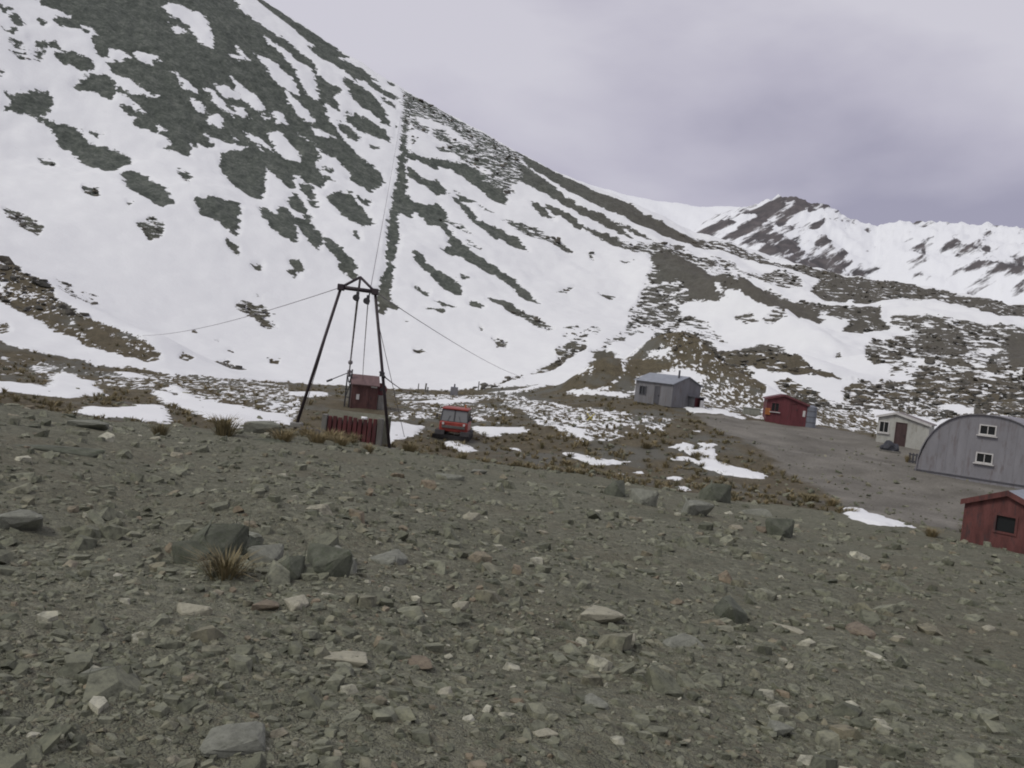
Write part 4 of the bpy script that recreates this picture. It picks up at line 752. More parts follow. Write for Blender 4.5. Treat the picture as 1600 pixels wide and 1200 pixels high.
far_range('far_rocky_mountain', 'distant snowy mountain with streaks of dark rock near its summit', FAR_ROCK, 1200, 480, far_material('far_rock', 4.8, .36), FAR_DARK, 9., 20, 8)

# ---------------------------------------------------------------- stones
def hull_mesh(name, seed, pts, flat=.6, rough_=0):
    rnd = random.Random(seed); bm = bmesh.new()
    for k in range(pts):
        v = Vector((rnd.uniform(-1, 1), rnd.uniform(-1, 1), rnd.uniform(-1, 1)))
        s_ = max(abs(v.x), abs(v.y), abs(v.z)*1.1)
        v = v*(1/s_)*rnd.uniform(.72, 1) if s_ else v
        if rnd.random() < .5: v = v.normalized()*rnd.uniform(.8, 1)
        bm.verts.new((v.x*.5*rnd.uniform(.85, 1.), v.y*.5*.8, v.z*.5*flat))
    h = bmesh.ops.convex_hull(bm, input=bm.verts[:])
    bmesh.ops.delete(bm, geom=[v for v in bm.verts if not v.link_faces], context='VERTS')
    if rough_:
        bmesh.ops.bevel(bm, geom=bm.edges[:], offset=.025, segments=1, affect='EDGES')
        bmesh.ops.triangulate(bm, faces=bm.faces[:])
        bmesh.ops.subdivide_edges(bm, edges=bm.edges[:], cuts=1)
        for v in bm.verts: v.co += v.normal*rnd.gauss(0, rough_)
    bmesh.ops.triangulate(bm, faces=bm.faces[:])
    bmesh.ops.recalc_face_normals(bm, faces=bm.faces[:])
    me = bpy.data.meshes.new(name); bm.to_mesh(me); bm.free()
    me.materials.append(M['stone']); return me
BOULDERS = [hull_mesh('boulder', 200+k, 20, (.5, .65, .8)[k % 3], .005) for k in range(8)]

def chip_mesh(name, seed, flat):
    """a broken schist flake: a skewed, cut-cornered slab"""
    rnd = random.Random(seed); bm = bmesh.new()
    for z_ in (-1, 1):
        nn = rnd.choice((4, 5, 5)); sh = (rnd.uniform(-.12, .12), rnd.uniform(-.12, .12)); k_ = 1 if z_ < 0 else rnd.uniform(.6, .95)
        for i in range(nn):
            a = (i+rnd.uniform(-.3, .3))*6.283/nn; q = rnd.uniform(.36, .54)*k_
            bm.verts.new((math.cos(a)*q+sh[0], math.sin(a)*q*.8+sh[1], z_*.5*flat*rnd.uniform(.6, 1)))
    bmesh.ops.convex_hull(bm, input=bm.verts[:]); bmesh.ops.delete(bm, geom=[v for v in bm.verts if not v.link_faces], context='VERTS')
    bmesh.ops.triangulate(bm, faces=bm.faces[:]); bmesh.ops.recalc_face_normals(bm, faces=bm.faces[:])
    me = bpy.data.meshes.new(name); bm.to_mesh(me); bm.free(); me.materials.append(M['stone']); return me

def rest(x, y, lift=0.):
    return float(height(np.array([x]), np.array([y]))[0])+lift

def boulder(name, pos, size, rz, label, k=0, tilt=(0, 0), sink=.24, mat=None, group=None):
    x, y = pos[0], pos[1]
    me = BOULDERS[k % len(BOULDERS)]
    if mat: me = me.copy(); me.materials.clear(); me.materials.append(mat)
    o = link(name, me); o.scale = size; o.rotation_euler = (tilt[0], tilt[1], rz)
    o.location = (x, y, rest(x, y)+size[2]*(.3-sink))
    return tag(o, label, 'rock', group)
m, t, n, l, b = nodes('clump'); a = n.new('ShaderNodeAttribute'); a.attribute_name = 'tint'
l.new(ramp(n, l, a.outputs['Fac'], [(.1, (.06, .06, .05)), (.5, (.1, .093, .076)), (.9, (.135, .12, .09))]), b.inputs['Base Color']); b.inputs['Roughness'].default_value = .9; M['clump'] = m
M['stone_pale'] = paint('pale_stone', (.315, .302, .222), .85, .3, 6, streak=False, stain=(.15, .145, .115))
M['stone_dark'] = paint('mossy_and_shade_dark_stone', (.095, .102, .072), .9, .5, 5, streak=False, stain=(.055, .066, .038))  # mossy stone, also darkened to paint the shade of hollows among rocks
M['stone_rust'] = paint('rusty_stone', (.175, .145, .1), .85, .35, 6, streak=False, stain=(.09, .07, .055))
M['stone_grey'] = paint('grey_stone', (.185, .19, .15), .85, .4, 6, streak=False, stain=(.11, .115, .085))
ST, PL, DK, RU = M['stone_grey'], M['stone_pale'], M['stone_dark'], M['stone_rust']
# the rocks one can pick out on the scree: place, size, turn, mesh, stuff, label
for pos, size, rz, k, mt, lab in [
    ((-2.56, 7.91, -0.56), (.75, .65, .8), .4, 5, DK, 'largest dark mossy boulder in the cluster at left of the scree'),
    ((-2.71, 7.69, -0.55), (.5, .45, .5), 1.2, 2, DK, 'dark rock on the left side of the mossy boulder cluster'),
    ((-2.39, 8.13, -0.57), (.55, .5, .55), 2.2, 5, DK, 'dark rock on the right side of the mossy boulder cluster'),
    ((-2.69, 8.64, -0.59), (.8, .55, .4), .15, 2, ST, 'grey slab lying behind the mossy boulder cluster'),
    ((-2.15, 7.99, -0.56), (.45, .4, .4), 1.4, 2, ST, 'grey stone leaning right of the mossy boulder cluster'),
    ((-1.39, 7.13, -0.36), (.5, .42, .6), .2, 2, DK, 'dark square edged boulder right of the mossy cluster'),
    ((-1.62, 6.91, -0.37), (.36, .34, .4), .8, 5, DK, 'dark rock between the mossy cluster and the square edged boulder'),
    ((-1.34, 7.48, -0.40), (.5, .4, .4), 1.9, 5, ST, 'grey stone behind the dark square edged boulder'),
    ((-1.02, 8.55, -0.59), (.55, .4, .36), .9, 3, ST, 'flat topped grey rock uphill of the square edged boulder'),
    ((1.02, 7.71, -0.68), (.62, .42, .3), .2, 4, PL, 'broad pale flat slab in the middle of the scree'),
    ((-0.22, 7.04, -0.52), (.2, .16, .14), .3, 5, PL, 'small bright pale stone alone on fine gravel at the centre'),
    ((-0.18, 4.70, -0.30), (.17, .13, .13), 1.1, 6, PL, 'pale blunt stone low in the middle, right of the big slab'),
    ((-1.03, 3.66, -0.21), (.4, .42, .2), .5, 7, ST, 'big flat grey slab at the bottom edge of the picture'),
    ((-0.84, 5.03, -0.30), (.42, .26, .15), .1, 0, PL, 'long pale flat stone left of the centre foreground'),
    ((1.60, 6.86, -0.57), (.42, .36, .34), .7, 1, ST, 'grey boulder with a dark undercut base right of the pale slab'),
    ((2.48, 8.67, -0.80), (.55, .42, .48), 1.9, 2, DK, 'dark upright boulder on the right of the scree'),
    ((2.93, 8.19, -0.73), (.4, .16, .15), 2.3, 3, PL, 'narrow pale sliver of rock right of the dark upright boulder'),
    ((1.86, 5.18, -0.51), (.23, .2, .17), .4, 4, ST, 'rounded grey stone low on the right'),
    ((1.19, 6.90, -0.58), (.2, .15, .11), .8, 5, PL, 'small pale stone just right of the broad slab'),
    ((3.77, 8.52, -0.77), (.55, .4, .36), 1.2, 6, RU, 'rusty brown rock on the right of the scree'),
    ((5.81, 9.80, -0.93), (.3, .22, .16), .6, 7, PL, 'pale stone near the right edge'),
    ((-1.95, 5.62, -0.32), (.3, .2, .16), .3, 2, PL, 'pale stone below the dark mossy boulder'),
    ((-1.34, 5.99, -0.31), (.2, .28, .16), .6, 3, PL, 'pale wedge shaped stone below the square edged boulder'),
    ((-1.54, 5.91, -0.33), (.26, .2, .14), .2, 4, RU, 'small rusty stone below the mossy boulder'),
    ((-1.86, 4.11, -0.18), (.22, .16, .13), .5, 5, ST, 'grey stone at the lower left'),
    ((0.70, 4.99, -0.38), (.24, .2, .16), 1.6, 6, ST, 'grey stone below the broad pale slab'),
    ((0.36, 4.30, -0.30), (.15, .12, .1), .6, 0, PL, 'pale stone at the bottom centre'),
    ((-0.45, 5.27, -0.36), (.36, .22, .16), .1, 1, RU, 'long rusty tinted stone at the lower centre'),
    ((-8.69, 30.63, -2.04), (1.9, 1.2, 1.25), .1, 4, ST, 'smooth grey rock dome on the brow left of the tower'),
    ((3.92, 23.37, -1.99), (.9, .8, 1.1), .3, 2, ST, 'domed grey boulder on the bank below the snow patches'),
    ((3.73, 27.46, -2.44), (1.5, 1., 1.2), .9, 5, DK, 'dark boulder beside the domed grey boulder'),
    ((8.59, 33.90, -3.15), (1.9, 1.3, 1.7), .2, 5, DK, 'large dark boulder at the top of the bank'),
    ((5.19, 22.49, -1.97), (1.3, .9, 1.0), .5, 4, ST, 'broad grey boulder left of the large dark bank boulder'),
    ((9.03, 29.90, -2.93), (1.3, .8, 1.0), .1, 1, ST, 'grey flat boulder right of the large dark bank boulder'),
    ((7.32, 22.14, -2.19), (1.1, .8, 1.1), .8, 2, DK, 'dark cleft boulder at the end of the bank'),
    ((6.88, 22.08, -2.16), (.45, .4, .35), .8, 2, RU, 'rusty stone in front of the dark cleft boulder'),
    ((17.79, 31.70, -3.16), (1.0, .8, 1.1), .8, 3, ST, 'grey rock in front of the rusty red shed'),
    ((18.53, 30.97, -3.21), (.9, .8, .95), 1.5, 4, DK, 'dark rock under the wall of the rusty red shed'),
    ((-0.40, 13.35, -1.00), (.4, .3, .28), .3, 5, PL, 'pale stone high on the scree right of centre'),
    ((-7.04, 13.53, -0.66), (1.5, .9, .36), .2, 6, DK, 'long dark ledge of rock on the far left'),
    ((-9.73, 19.89, -1.08), (1.2, .8, .45), .1, 4, ST, 'pale grey flat rock on the left brow'),
    ((-4.33, 7.73, -0.42), (.55, .45, .4), .4, 4, ST, 'flat grey rock at the left edge'),
    ((-7.04, 25.38, -1.67), (1.2, .7, .4), .4, 1, DK, 'low dark rock in front of the smooth rock dome'),
    ((-1.41, 22.50, -1.76), (1.0, .6, .35), .3, 2, ST, 'grey rock on the brow right of the tower leg'),
    ((-0.79, 26.82, -2.14), (.9, .5, .4), .6, 4, ST, 'angular grey rock near the brow below the red vehicle')]:
    boulder('boulder', pos, size, rz, lab, k, mat=mt)

STONES = [chip_mesh('stone', 100+k, (.5, .65, .85)[k % 3]) for k in range(16)]
# loose stones: the largest three hundred in view as things, the rest as scree
rng_ = np.random.RandomState(5)
STEM = STONES
def scatter(n, r_lo, r_hi, az=40, seed=1):
    q = np.random.RandomState(seed)
    inv = q.uniform(1/r_hi, 1/r_lo, n); r_ = 1/inv
    a = np.radians(q.uniform(-az, az, n)); return r_*np.sin(a), r_*np.cos(a), r_
sx, sy, sr = scatter(258, 3.2, 34, 32, 3); sz = height(sx, sy)
for i in range(len(sx)):
    s_ = min(.85, (.045+.016*sr[i])*float(np.exp(rng_.normal(0, .35))))
    o = link('stone', STEM[i % len(STEM)])
    o.scale = (s_*rng_.uniform(.8, 1.3), s_*rng_.uniform(.7, 1.1), s_*rng_.uniform(.5, .85))
    o.rotation_euler = (rng_.normal(0, .2), rng_.normal(0, .2), rng_.uniform(0, 6.28))
    o.location = (sx[i], sy[i], sz[i]+s_*.02)
    side = 'left' if sx[i] < -.2*sr[i] else ('right' if sx[i] > .2*sr[i] else 'middle')
    dist = 'close to the viewer' if sr[i] < 6 else ('half way up to the brow' if sr[i] < 14 else 'far off near the brow')
    tag(o, 'loose angular stone on the %s of the scree, %s' % (side, dist), 'stone', 'loose stones on the %s of the scree, %s' % (side, dist))

def merged(name, protos, x, y, z, size, mat, label, tint, flat=(.5, .9), parent=None, seed=2, tilt=.35):
    """many small pieces as one mesh"""
    q = np.random.RandomState(seed); VV = []; FF = []; TT = []; off = 0
    which = q.randint(0, len(protos), len(x))
    for k, (pv, pf) in enumerate(protos):
        s = np.nonzero(which == k)[0]; n_ = len(s)
        if not n_: continue
        th = q.uniform(0, 6.283, n_); c_, s_ = np.cos(th), np.sin(th)
        P_ = pv[None]*np.stack([size[s]*q.uniform(.8, 1.25, n_), size[s]*q.uniform(.7, 1.1, n_), size[s]*q.uniform(*flat, n_)], -1)[:, None]
        tx = q.normal(0, tilt, n_)[:, None]
        P_ = np.stack([P_[..., 0]*np.cos(tx)-P_[..., 2]*np.sin(tx), P_[..., 1], P_[..., 0]*np.sin(tx)+P_[..., 2]*np.cos(tx)], -1)
        W = np.stack([P_[..., 0]*c_[:, None]-P_[..., 1]*s_[:, None]+x[s][:, None], P_[..., 0]*s_[:, None]+P_[..., 1]*c_[:, None]+y[s][:, None], P_[..., 2]+z[s][:, None]], -1)
        VV.append(W.reshape(-1, 3)); FF.append((pf[None]+(np.arange(n_)*len(pv))[:, None, None]+off).reshape(-1, 3))
        TT.append(np.repeat(tint[s], len(pv))); off += n_*len(pv)
    V_ = np.concatenate(VV); F_ = np.concatenate(FF); T_ = np.concatenate(TT)
    me = bpy.data.meshes.new(name)
    me.vertices.add(len(V_)); me.vertices.foreach_set('co', V_.astype(np.float32).ravel())
    me.loops.add(F_.size); me.loops.foreach_set('vertex_index', F_.astype(np.int32).ravel())
    me.polygons.add(len(F_)); me.polygons.foreach_set('loop_start', np.arange(0, F_.size, 3, dtype=np.int32))
    me.update(calc_edges=True)
    me.polygons.foreach_set('use_smooth', np.zeros(len(F_), bool))
    at = me.attributes.new('tint', 'FLOAT', 'POINT'); at.data.foreach_set('value', T_.astype(np.float32))
    o = link(name, me, mat, parent); o['kind'] = 'stuff'; tag(o, label)
    return o
def proto(me):
    v = np.zeros(len(me.vertices)*3); me.vertices.foreach_get('co', v)
    me.calc_loop_triangles(); f = np.array([t_.vertices[:] for t_ in me.loop_triangles]); return v.reshape(-1, 3), f
small = [proto(chip_mesh('chip', 300+k, (.4, .55, .8)[k % 3])) for k in range(12)]
px, py, pr = scatter(52000, 2.3, 37, 40, 9)
clump = .7*fbm(px/1.4, py/1.4, 3)+.7*fbm(px/6+3, py/6, 3)
keep = rng_.uniform(-.8, .45, len(px)) < clump; px, py, pr = px[keep], py[keep], pr[keep]
psz = (.009+.005*pr)*np.exp(rng_.normal(0, .65, len(px))); psz = np.clip(psz, .014, .42)
ptint = np.clip(rng_.beta(1.7, 2.2, len(px))+.05*rng_.normal(size=len(px)), 0, 1)
merged('scree_stones', small, px, py, height(px, py)+psz*.02, psz, M['pebble'], 'countless small broken stones covering the scree slope', ptint)
# gravel and stones along the bank, the road edge and the valley
bx_, by_, br_ = scatter(2600, 37, 75, 33, 21)
bz_ = height(bx_, by_); bs_ = np.clip(.12*np.exp(rng_.normal(0, .6, len(bx_))), .05, .6)
merged('valley_stones', small, bx_, by_, bz_+bs_*.15, bs_, M['pebble'], 'scattered small stones among the tussocks', np.clip(rng_.beta(1.5, 2.4, len(bx_)), 0, 1))

# ---------------------------------------------------------------- tussock grass
def tuft(seed, blades, h, spread, wid):
    """one tuft: bent blades springing from a crown; unit arrays"""
    q = np.random.RandomState(seed); V_ = []; F_ = []; T_ = []
    for k in range(blades):
        a = q.uniform(0, 6.283); d = np.array([math.cos(a), math.sin(a), 0]); s_ = np.array([-d[1], d[0], 0])
        b0 = d*q.uniform(0, .35)*spread; L = h*q.uniform(.6, 1.05); lean = q.uniform(.15, 1.)*spread; dr = q.uniform(.0, .35)*h*min(1, lean)
        m1 = b0+d*lean*.4+np.array([0, 0, L*.62]); t1 = b0+d*lean+np.array([0, 0, L-dr]); w_ = wid*q.uniform(.6, 1.2)
        i = len(V_); V_ += [b0-s_*w_, b0+s_*w_, m1-s_*w_*.8, m1+s_*w_*.8, t1]
        F_ += [(i, i+1, i+3), (i, i+3, i+2), (i+2, i+3, i+4)]
    return np.array(V_), np.array(F_)
tp = [tuft(500+k, 24, .75, .75, .055) for k in range(8)]
tx, ty, tr = scatter(9500, 36.5, 108, 40, 31)
sf = snow_field(tx, ty); rf = poly_sd(tx, ty, ROAD)
cl = fbm(tx/5, ty/5, 3)
k_ = (sf+.5*rng_.normal(size=len(tx)) < -.1) & ((tr > 46) | (rng_.uniform(size=len(tx)) < .5)) & (rf < -.3) & (cl > rng_.uniform(-.5, .35, len(tx))) & ~((np.abs(tx+11) < 3.4) & (np.abs(ty-65) < 6))
tx, ty, tr = tx[k_], ty[k_], tr[k_]
ts = np.clip(.30+.10*rng_.normal(size=len(tx)), .14, .6)+.0012*tr
merged('tussock_grass', tp, tx, ty, height(tx, ty)-.04, ts, M['grass'], 'brown and olive tussock grass covering the valley floor', np.clip(rng_.normal(.42, .2, len(tx)), 0, 1), flat=(.6, 1.2), tilt=.06)

mx_, my_, mr_ = scatter(26000, 100, 270, 36, 41)
mf, mm = snow_field(mx_, my_, True)
k_ = (mm > .5) & (np.abs(mf) < 1.0) & (rng_.uniform(size=len(mx_)) < .55); mx_, my_, mr_ = mx_[k_], my_[k_], mr_[k_]
ms_ = np.clip((.35+.0022*mr_)*np.exp(rng_.normal(0, .4, len(mx_))), .25, 2.2)
merged('alpine_clumps', small, mx_, my_, height(mx_, my_)+ms_*.12, ms_, M['clump'], 'dark clumps of rock and alpine plants showing through the snow on the spur', np.clip(rng_.normal(.5, .2, len(mx_)), 0, 1), flat=(.35, .7), tilt=.2)

def tussock(pos, size, seed, label, tone):
    v, f = tuft(seed, 220, .95, .85, .013)
    me = bpy.data.meshes.new('tussock'); me.from_pydata(v.tolist(), [], f.tolist()); me.update()
    at = me.attributes.new('tint', 'FLOAT', 'POINT')
    tt = np.repeat(np.clip(np.random.RandomState(seed).normal(tone, .2, 220), 0, 1), 5); at.data.foreach_set('value', tt.astype(np.float32))
    o = link('tussock', me, M['grass']); o.scale = size; o.location = (pos[0], pos[1], rest(pos[0], pos[1], -.03))
    return tag(o, label, 'tussock grass', 'single tussocks')
for i, (pos, size, lab, tone) in enumerate([
    ((-6.72, 25.64, -1.66), (.8, .6, .5), 'yellowish tussock in front of the smooth rock dome', .7),
    ((-6.14, 27.78, -1.85), (.8, .6, .5), 'golden tussock between the left tower leg and the plank wall', .75),
    ((-5.56, 28.85, -1.98), (.7, .5, .45), 'short golden tussock at the foot of the plank wall', .7),
    ((-8.43, 25.51, -1.65), (1.0, .9, .75), 'large bushy tussock on the brow against the snow, left of the rock dome', .4),
    ((-9.21, 22.72, -1.51), (.55, .5, .5), 'dark tussock at the left end of the brow', .25),
    ((-7.26, 30.96, -2.06), (.8, .6, .5), 'yellowish tussock at the foot of the left tower leg', .6),
    ((-6.35, 30.80, -2.08), (.9, .6, .55), 'golden tussock before the left end of the red plank wall', .7),
    ((-5.71, 31.78, -2.20), (.7, .55, .5), 'brown tussock before the middle of the red plank wall', .5),
    ((-7.08, 27.75, -1.78), (.6, .5, .4), 'low tussock right of the smooth rock dome', .45),
    ((-2.09, 6.68, -0.36), (.42, .4, .28), 'low yellow green tussock growing under the dark mossy boulders', .4),
    ((-4.23, 26.51, -1.84), (.5, .45, .4), 'small tussock below the right end of the plank wall', .55),
    ((14.58, 28.54, -2.80), (.6, .5, .4), 'orange brown tussock beside the snow sliver and the rusty shed', .75),
    ((14.30, 36.63, -3.20), (.8, .6, .45), 'golden tussock left of the snow sliver by the road', .75),
    ((14.02, 38.18, -3.27), (.7, .6, .4), 'brown tussock on the road bank', .6),
    ((28.22, 59.74, -2.60), (.5, .45, .7), 'tall orange tussock by the corner of the grey half round hut', .85),
    ((-3.76, 33.77, -2.52), (.8, .7, .5), 'tussock right of the right tower leg', .5),
    ((3.28, 44.20, -3.66), (.9, .7, .45), 'golden tussock under the small long snow patch', .7),
    ((8.45, 51.05, -2.87), (.9, .8, .5), 'brown tussock left of the forked snow patch', .5),
    ((11.17, 49.31, -2.94), (.8, .7, .5), 'round tussock standing inside the forked snow patch', .5)]):
    tussock(pos, size, 700+i, lab, tone)

# ---------------------------------------------------------------- snow patches lying on the near ground
def snow_patch(poly, label, deep):
    P_ = np.array(poly); x0, y0 = P_.min(0)-.6; x1, y1 = P_.max(0)+.6
    nx = int(min(140, max(24, (x1-x0)/.07))); ny = int(min(140, max(24, (y1-y0)/.12)))
    gx, gy = np.meshgrid(np.linspace(x0, x1, nx), np.linspace(y0, y1, ny))
    sd = poly_sd(gx.ravel(), gy.ravel(), poly).reshape(gx.shape)+.3*fbm(gx/.45, gy/.9, 4)
    hgt = np.clip(sd*.3, -.3, deep)
    hgt = np.where(hgt > 0, deep*(1-(1-np.clip(hgt/deep, 0, 1))**2), hgt)
    top = height(gx, gy)+hgt+.035
    vid = {}; v = []; f = []
    for j in range(ny-1):
        for i in range(nx-1):
            c_ = [(j, i), (j, i+1), (j+1, i+1), (j+1, i)]
            if max(hgt[q] for q in c_) < -.12: continue
            for q in c_:
                if q not in vid: vid[q] = len(v); v.append((gx[q], gy[q], top[q]))
            f.append([vid[q] for q in c_])
    me = bpy.data.meshes.new('snow_patch'); me.from_pydata(v, [], f); me.update()
    me.polygons.foreach_set('use_smooth', np.ones(len(f), bool))
    o = link('snow_patch', me, M['snow']); tag(o, label, 'snow patch', 'snow patches left on the near ground')
snow_patch(PATCH_A, 'forked snow patch on the tussock bank left of the gravel road', .07)
snow_patch(PATCH_B, 'small long snow patch on the bank below the speckled snow', .07)
snow_patch(PATCH_C, 'thin bright sliver of snow beside the gravel road near the rusty shed', .07)
snow_patch(PATCH_D, 'narrow snow strip in front of the red snow vehicle', .07)
# ---------------------------------------------------------------- tow tower, its cables and drive shed
def face(pos, yaw=0.):
    """turn that points a thing's front (-y) to the viewpoint, plus yaw"""
    return -math.atan2(pos[0], pos[1])+yaw
LF, RF = Vector((-8.38, 33.98, -1.94)), Vector((-4.68, 34.69, -2.64))
LT, RT, AP = Vector((-7.28, 34.44, 3.69)), Vector((-5.94, 34.69, 3.67)), Vector((-6.65, 34.97, 4.22))
base = (LF+RF)/2; base.z = min(LF.z, RF.z)
t = thing('tow_tower', 'dark steel A frame tow tower with a triangular head standing on the brow', 'tower', base)
L_ = lambda p: Vector(p)-base
for foot, top_ in ((LF, LT), (RF, RT)):
    d = (foot-top_).normalized()
    leg = MB().tube(L_(top_), L_(foot+d*.5), .06, .066, n=10).build('leg', M['tower_steel'], t, smooth=True)
    MB().box(-.22, .22, -.22, .22, -.08, .1, Matrix.Translation(L_(foot)+Vector((0, 0, -.05)))).build('footing', M['concrete'], leg, bevel=.02)
MB().tube(L_(LT-(RT-LT)*.04), L_(RT+(RT-LT)*.05), .085, n=8).build('crossbeam', M['tower_steel'], t, smooth=True)
for a in (LT, RT): MB().tube(L_(a), L_(AP), .055, n=8).build('head_strut', M['tower_steel'], t, smooth=True)
for a in (LT, RT): MB().box(-.13, .13, -.13, .13, -.13, .13, Matrix.Translation(L_(a))).build('joint_plate', M['tower_steel'], t, bevel=.02)
m1 = Vector((-6.59, 34.58, 3.69))
MB().tube(L_(AP), L_(m1), .045).build('king_post', M['tower_steel'], t, smooth=True)
def pulley(top_, bot, name='pulley'):
    top_, bot = L_(top_), L_(bot); c_ = bot
    o = MB().tube(top_, c_+Vector((0, 0, .12)), .03).box(-.06, .06, -.05, .05, -.2, .18, Matrix.Translation(c_)).build(name, M['dark_steel'], t, bevel=.01)
    MB().tube(c_+Vector((-.05, -.075, -.06)), c_+Vector((-.05, .075, -.06)), .13, n=14).build('sheave', M['dark_steel'], o, smooth=False)
pulley(Vector((-6.58, 34.48, 3.66)), Vector((-6.59, 34.48, 3.40))); pulley(Vector((-6.10, 34.57, 3.64)), Vector((-6.17, 34.55, 3.32)))
c0 = Vector((-5.28, 34.55, 0.37))
MB().tube(L_(Vector((-5.37, 34.48, 0.47))), L_(Vector((-5.17, 34.72, 0.25))), .045).box(-.09, .09, -.1, .1, -.09, .09, Matrix.Translation(L_(c0))).build('cable_clamp', M['dark_steel'], t)

def cable(a, b, r_, sag, label, n_=18, lumps=()):
    a, b = Vector(a), Vector(b); d = b-a
    pts = [a+d*(i/n_)+Vector((0, 0, -sag*4*(i/n_)*(1-i/n_))) for i in range(n_+1)]
    mb = MB().path([p-a for p in pts], r_, 6)
    for f_ in lumps:
        p = a+d*f_+Vector((0, 0, -sag*4*f_*(1-f_)))-a; mb.tube(p-d.normalized()*.16, p+d.normalized()*.16, r_*3.2, r_*2.4, 8)
    o = mb.build('cable', M['cable'], None, smooth=True); o.location = a
    return tag(o, label, 'cable', 'cables of the rope tow')
HUT = Vector((-11.19, 65.04, -3.41))
cable((-6.58, 34.48, 3.32), (-12.15, 63.45, -1.07), .05, .0, 'haul cable running from the tower pulley down to the drive shed', lumps=(.72, .9, .975))
cable((-6.16, 34.55, 3.27), (-11.37, 65.01, -1.17), .022, .6, 'slack thin cable from the right pulley to the drive shed roof')
cable((-7.28, 34.44, 3.69), (-38.85, 88.71, -0.26), .015, .5, 'guy cable running from the tower to the snowy slope on the left')
cable((-5.94, 34.69, 3.67), (1.37, 108.28, -0.68), .018, .4, 'guy cable running from the tower down to the moraine on the right')
cable((-5.21, 34.61, 0.30), (-11.86, 101.26, -3.67), .028, .2, 'short cable from the clamp on the right tower leg to the valley flat')
cable((-6.14, 34.56, 3.48), (-46.15, 284.28, 81.29), .016, 2.0, 'long tow rope rising straight up the mountain from the tower', 30)
cable((-7.26, 34.34, 3.68), (-9.50, 39.88, -1.61), .015, .0, 'thin stay beside the left leg of the tower')
cable((-5.69, 34.53, 2.54), (-4.85, 40.71, -2.69), .015, .0, 'thin stay beside the right leg of the tower')

hz = rest(HUT.x, HUT.y)
t = thing('drive_shed', 'small brown red drive shed with a faded roof on the gravel pad behind the tower', 'shed', (HUT.x, HUT.y, hz), face(HUT, .1))
W_, D_ = 1.95, 1.8; z1, z2 = 1.75, 2.35
holes = [(.3, .86, .1, 1.5)]
fr = strips([-W_/2+i*W_/9 for i in range(10)], -.3, lambda x: z1, holes)
for p in fr: MB().prism(p, -D_/2, -D_/2+.06).build('board', M['drive_red'], t)
dr = MB().box(.32, .84, -D_/2+.015, -D_/2+.05, .1, 1.48).build('door', M['drive_red'], t)
MB().box(.42, .46, -D_/2-.03, -D_/2+.015, .7, .85).build('handle', M['dark_steel'], dr)
MB().prism([(-D_/2, -.3), (D_/2, -.3), (D_/2, z1-.05), (0, z2-.05), (-D_/2, z1-.05)], 0, .06)
for s_ in (-1, 1):
    pts = [(-D_/2+.06, -.3), (D_/2, -.3), (D_/2, z1), (0, z2-.02), (-D_/2+.06, z1)]
    x0 = s_*W_/2
    mb = MB(); n_ = len(pts)
    mb.add([(x0-s_*.05*k2, y_, z_) for k2 in (0, 1) for y_, z_ in pts], [tuple(range(n_)), tuple(range(2*n_-1, n_-1, -1))]+[(i, i+n_, (i+1) % n_+n_, (i+1) % n_) for i in range(n_)])
    mb.build('side_wall', M['drive_red'], t)
MB().box(-W_/2+.06, W_/2-.06, D_/2-.06, D_/2, -.3, z1).build('back_wall', M['drive_red'], t)
for s_ in (-1, 1):
    mb = MB(); e_ = s_*(D_/2+.18)
    mb.add([(x, y_, z_) for x in (-W_/2-.12, W_/2+.08) for y_, z_ in ((e_, z1-.1), (0, z2), (0, z2+.06), (e_, z1-.04))], [(0, 1, 2, 3), (7, 6, 5, 4), (0, 4, 5, 1), (1, 5, 6, 2), (2, 6, 7, 3), (3, 7, 4, 0)])
    mb.build('roof_sheet', M['drive_roof'], t)
MB().box(-.62, -.4, -D_/2-.03, -D_/2-.003, .55, .95).build('notice', M['white'], t)
MB().box(.42, .86, -D_/2-.03, -D_/2-.003, 1.53, 1.66).build('sign', M['white'], t)
wh = MB().tube((W_/2+.25, -.5, 1.45), (W_/2+.25, .1, 1.45), .46, n=20).build('drive_wheel', M['timber_red'], t)
MB().tube((W_/2+.25, -.62, 1.45), (W_/2+.25, -.5, 1.45), .12, n=10).build('hub', M['dark_steel'], wh)
MB().box(W_/2+.06, W_/2+.6, -.6, .3, -.4, .98).build('wheel_plinth', M['concrete'], t, bevel=.03)
mb = MB()
for dx in (-.1, -.42): mb.box(-W_/2+dx-.05, -W_/2+dx+.05, -.55, -.45, -.3, 2.75 if dx > -.3 else 2.45)
for z_ in (.6, 1.2, 1.8, 2.3): mb.box(-W_/2-.47, -W_/2-.05, -.54, -.46, z_, z_+.06)
mb.tube((-W_/2-.42, -.5, .6), (-W_/2-.1, -.5, 1.8), .03).tube((-W_/2-.1, -.5, 1.2), (-W_/2-.42, -.5, 2.3), .03)
mb.build('pulley_frame', M['dark_steel'], t)
MB().tube((-W_/2-.42, -.5, 2.45), (-W_/2-1.9, -.3, 1.65), .035).tube((-W_/2-1.9, -.3, 1.65), (-W_/2-1.5, -.35, 1.85), .08).build('tension_arm', M['dark_steel'], t)

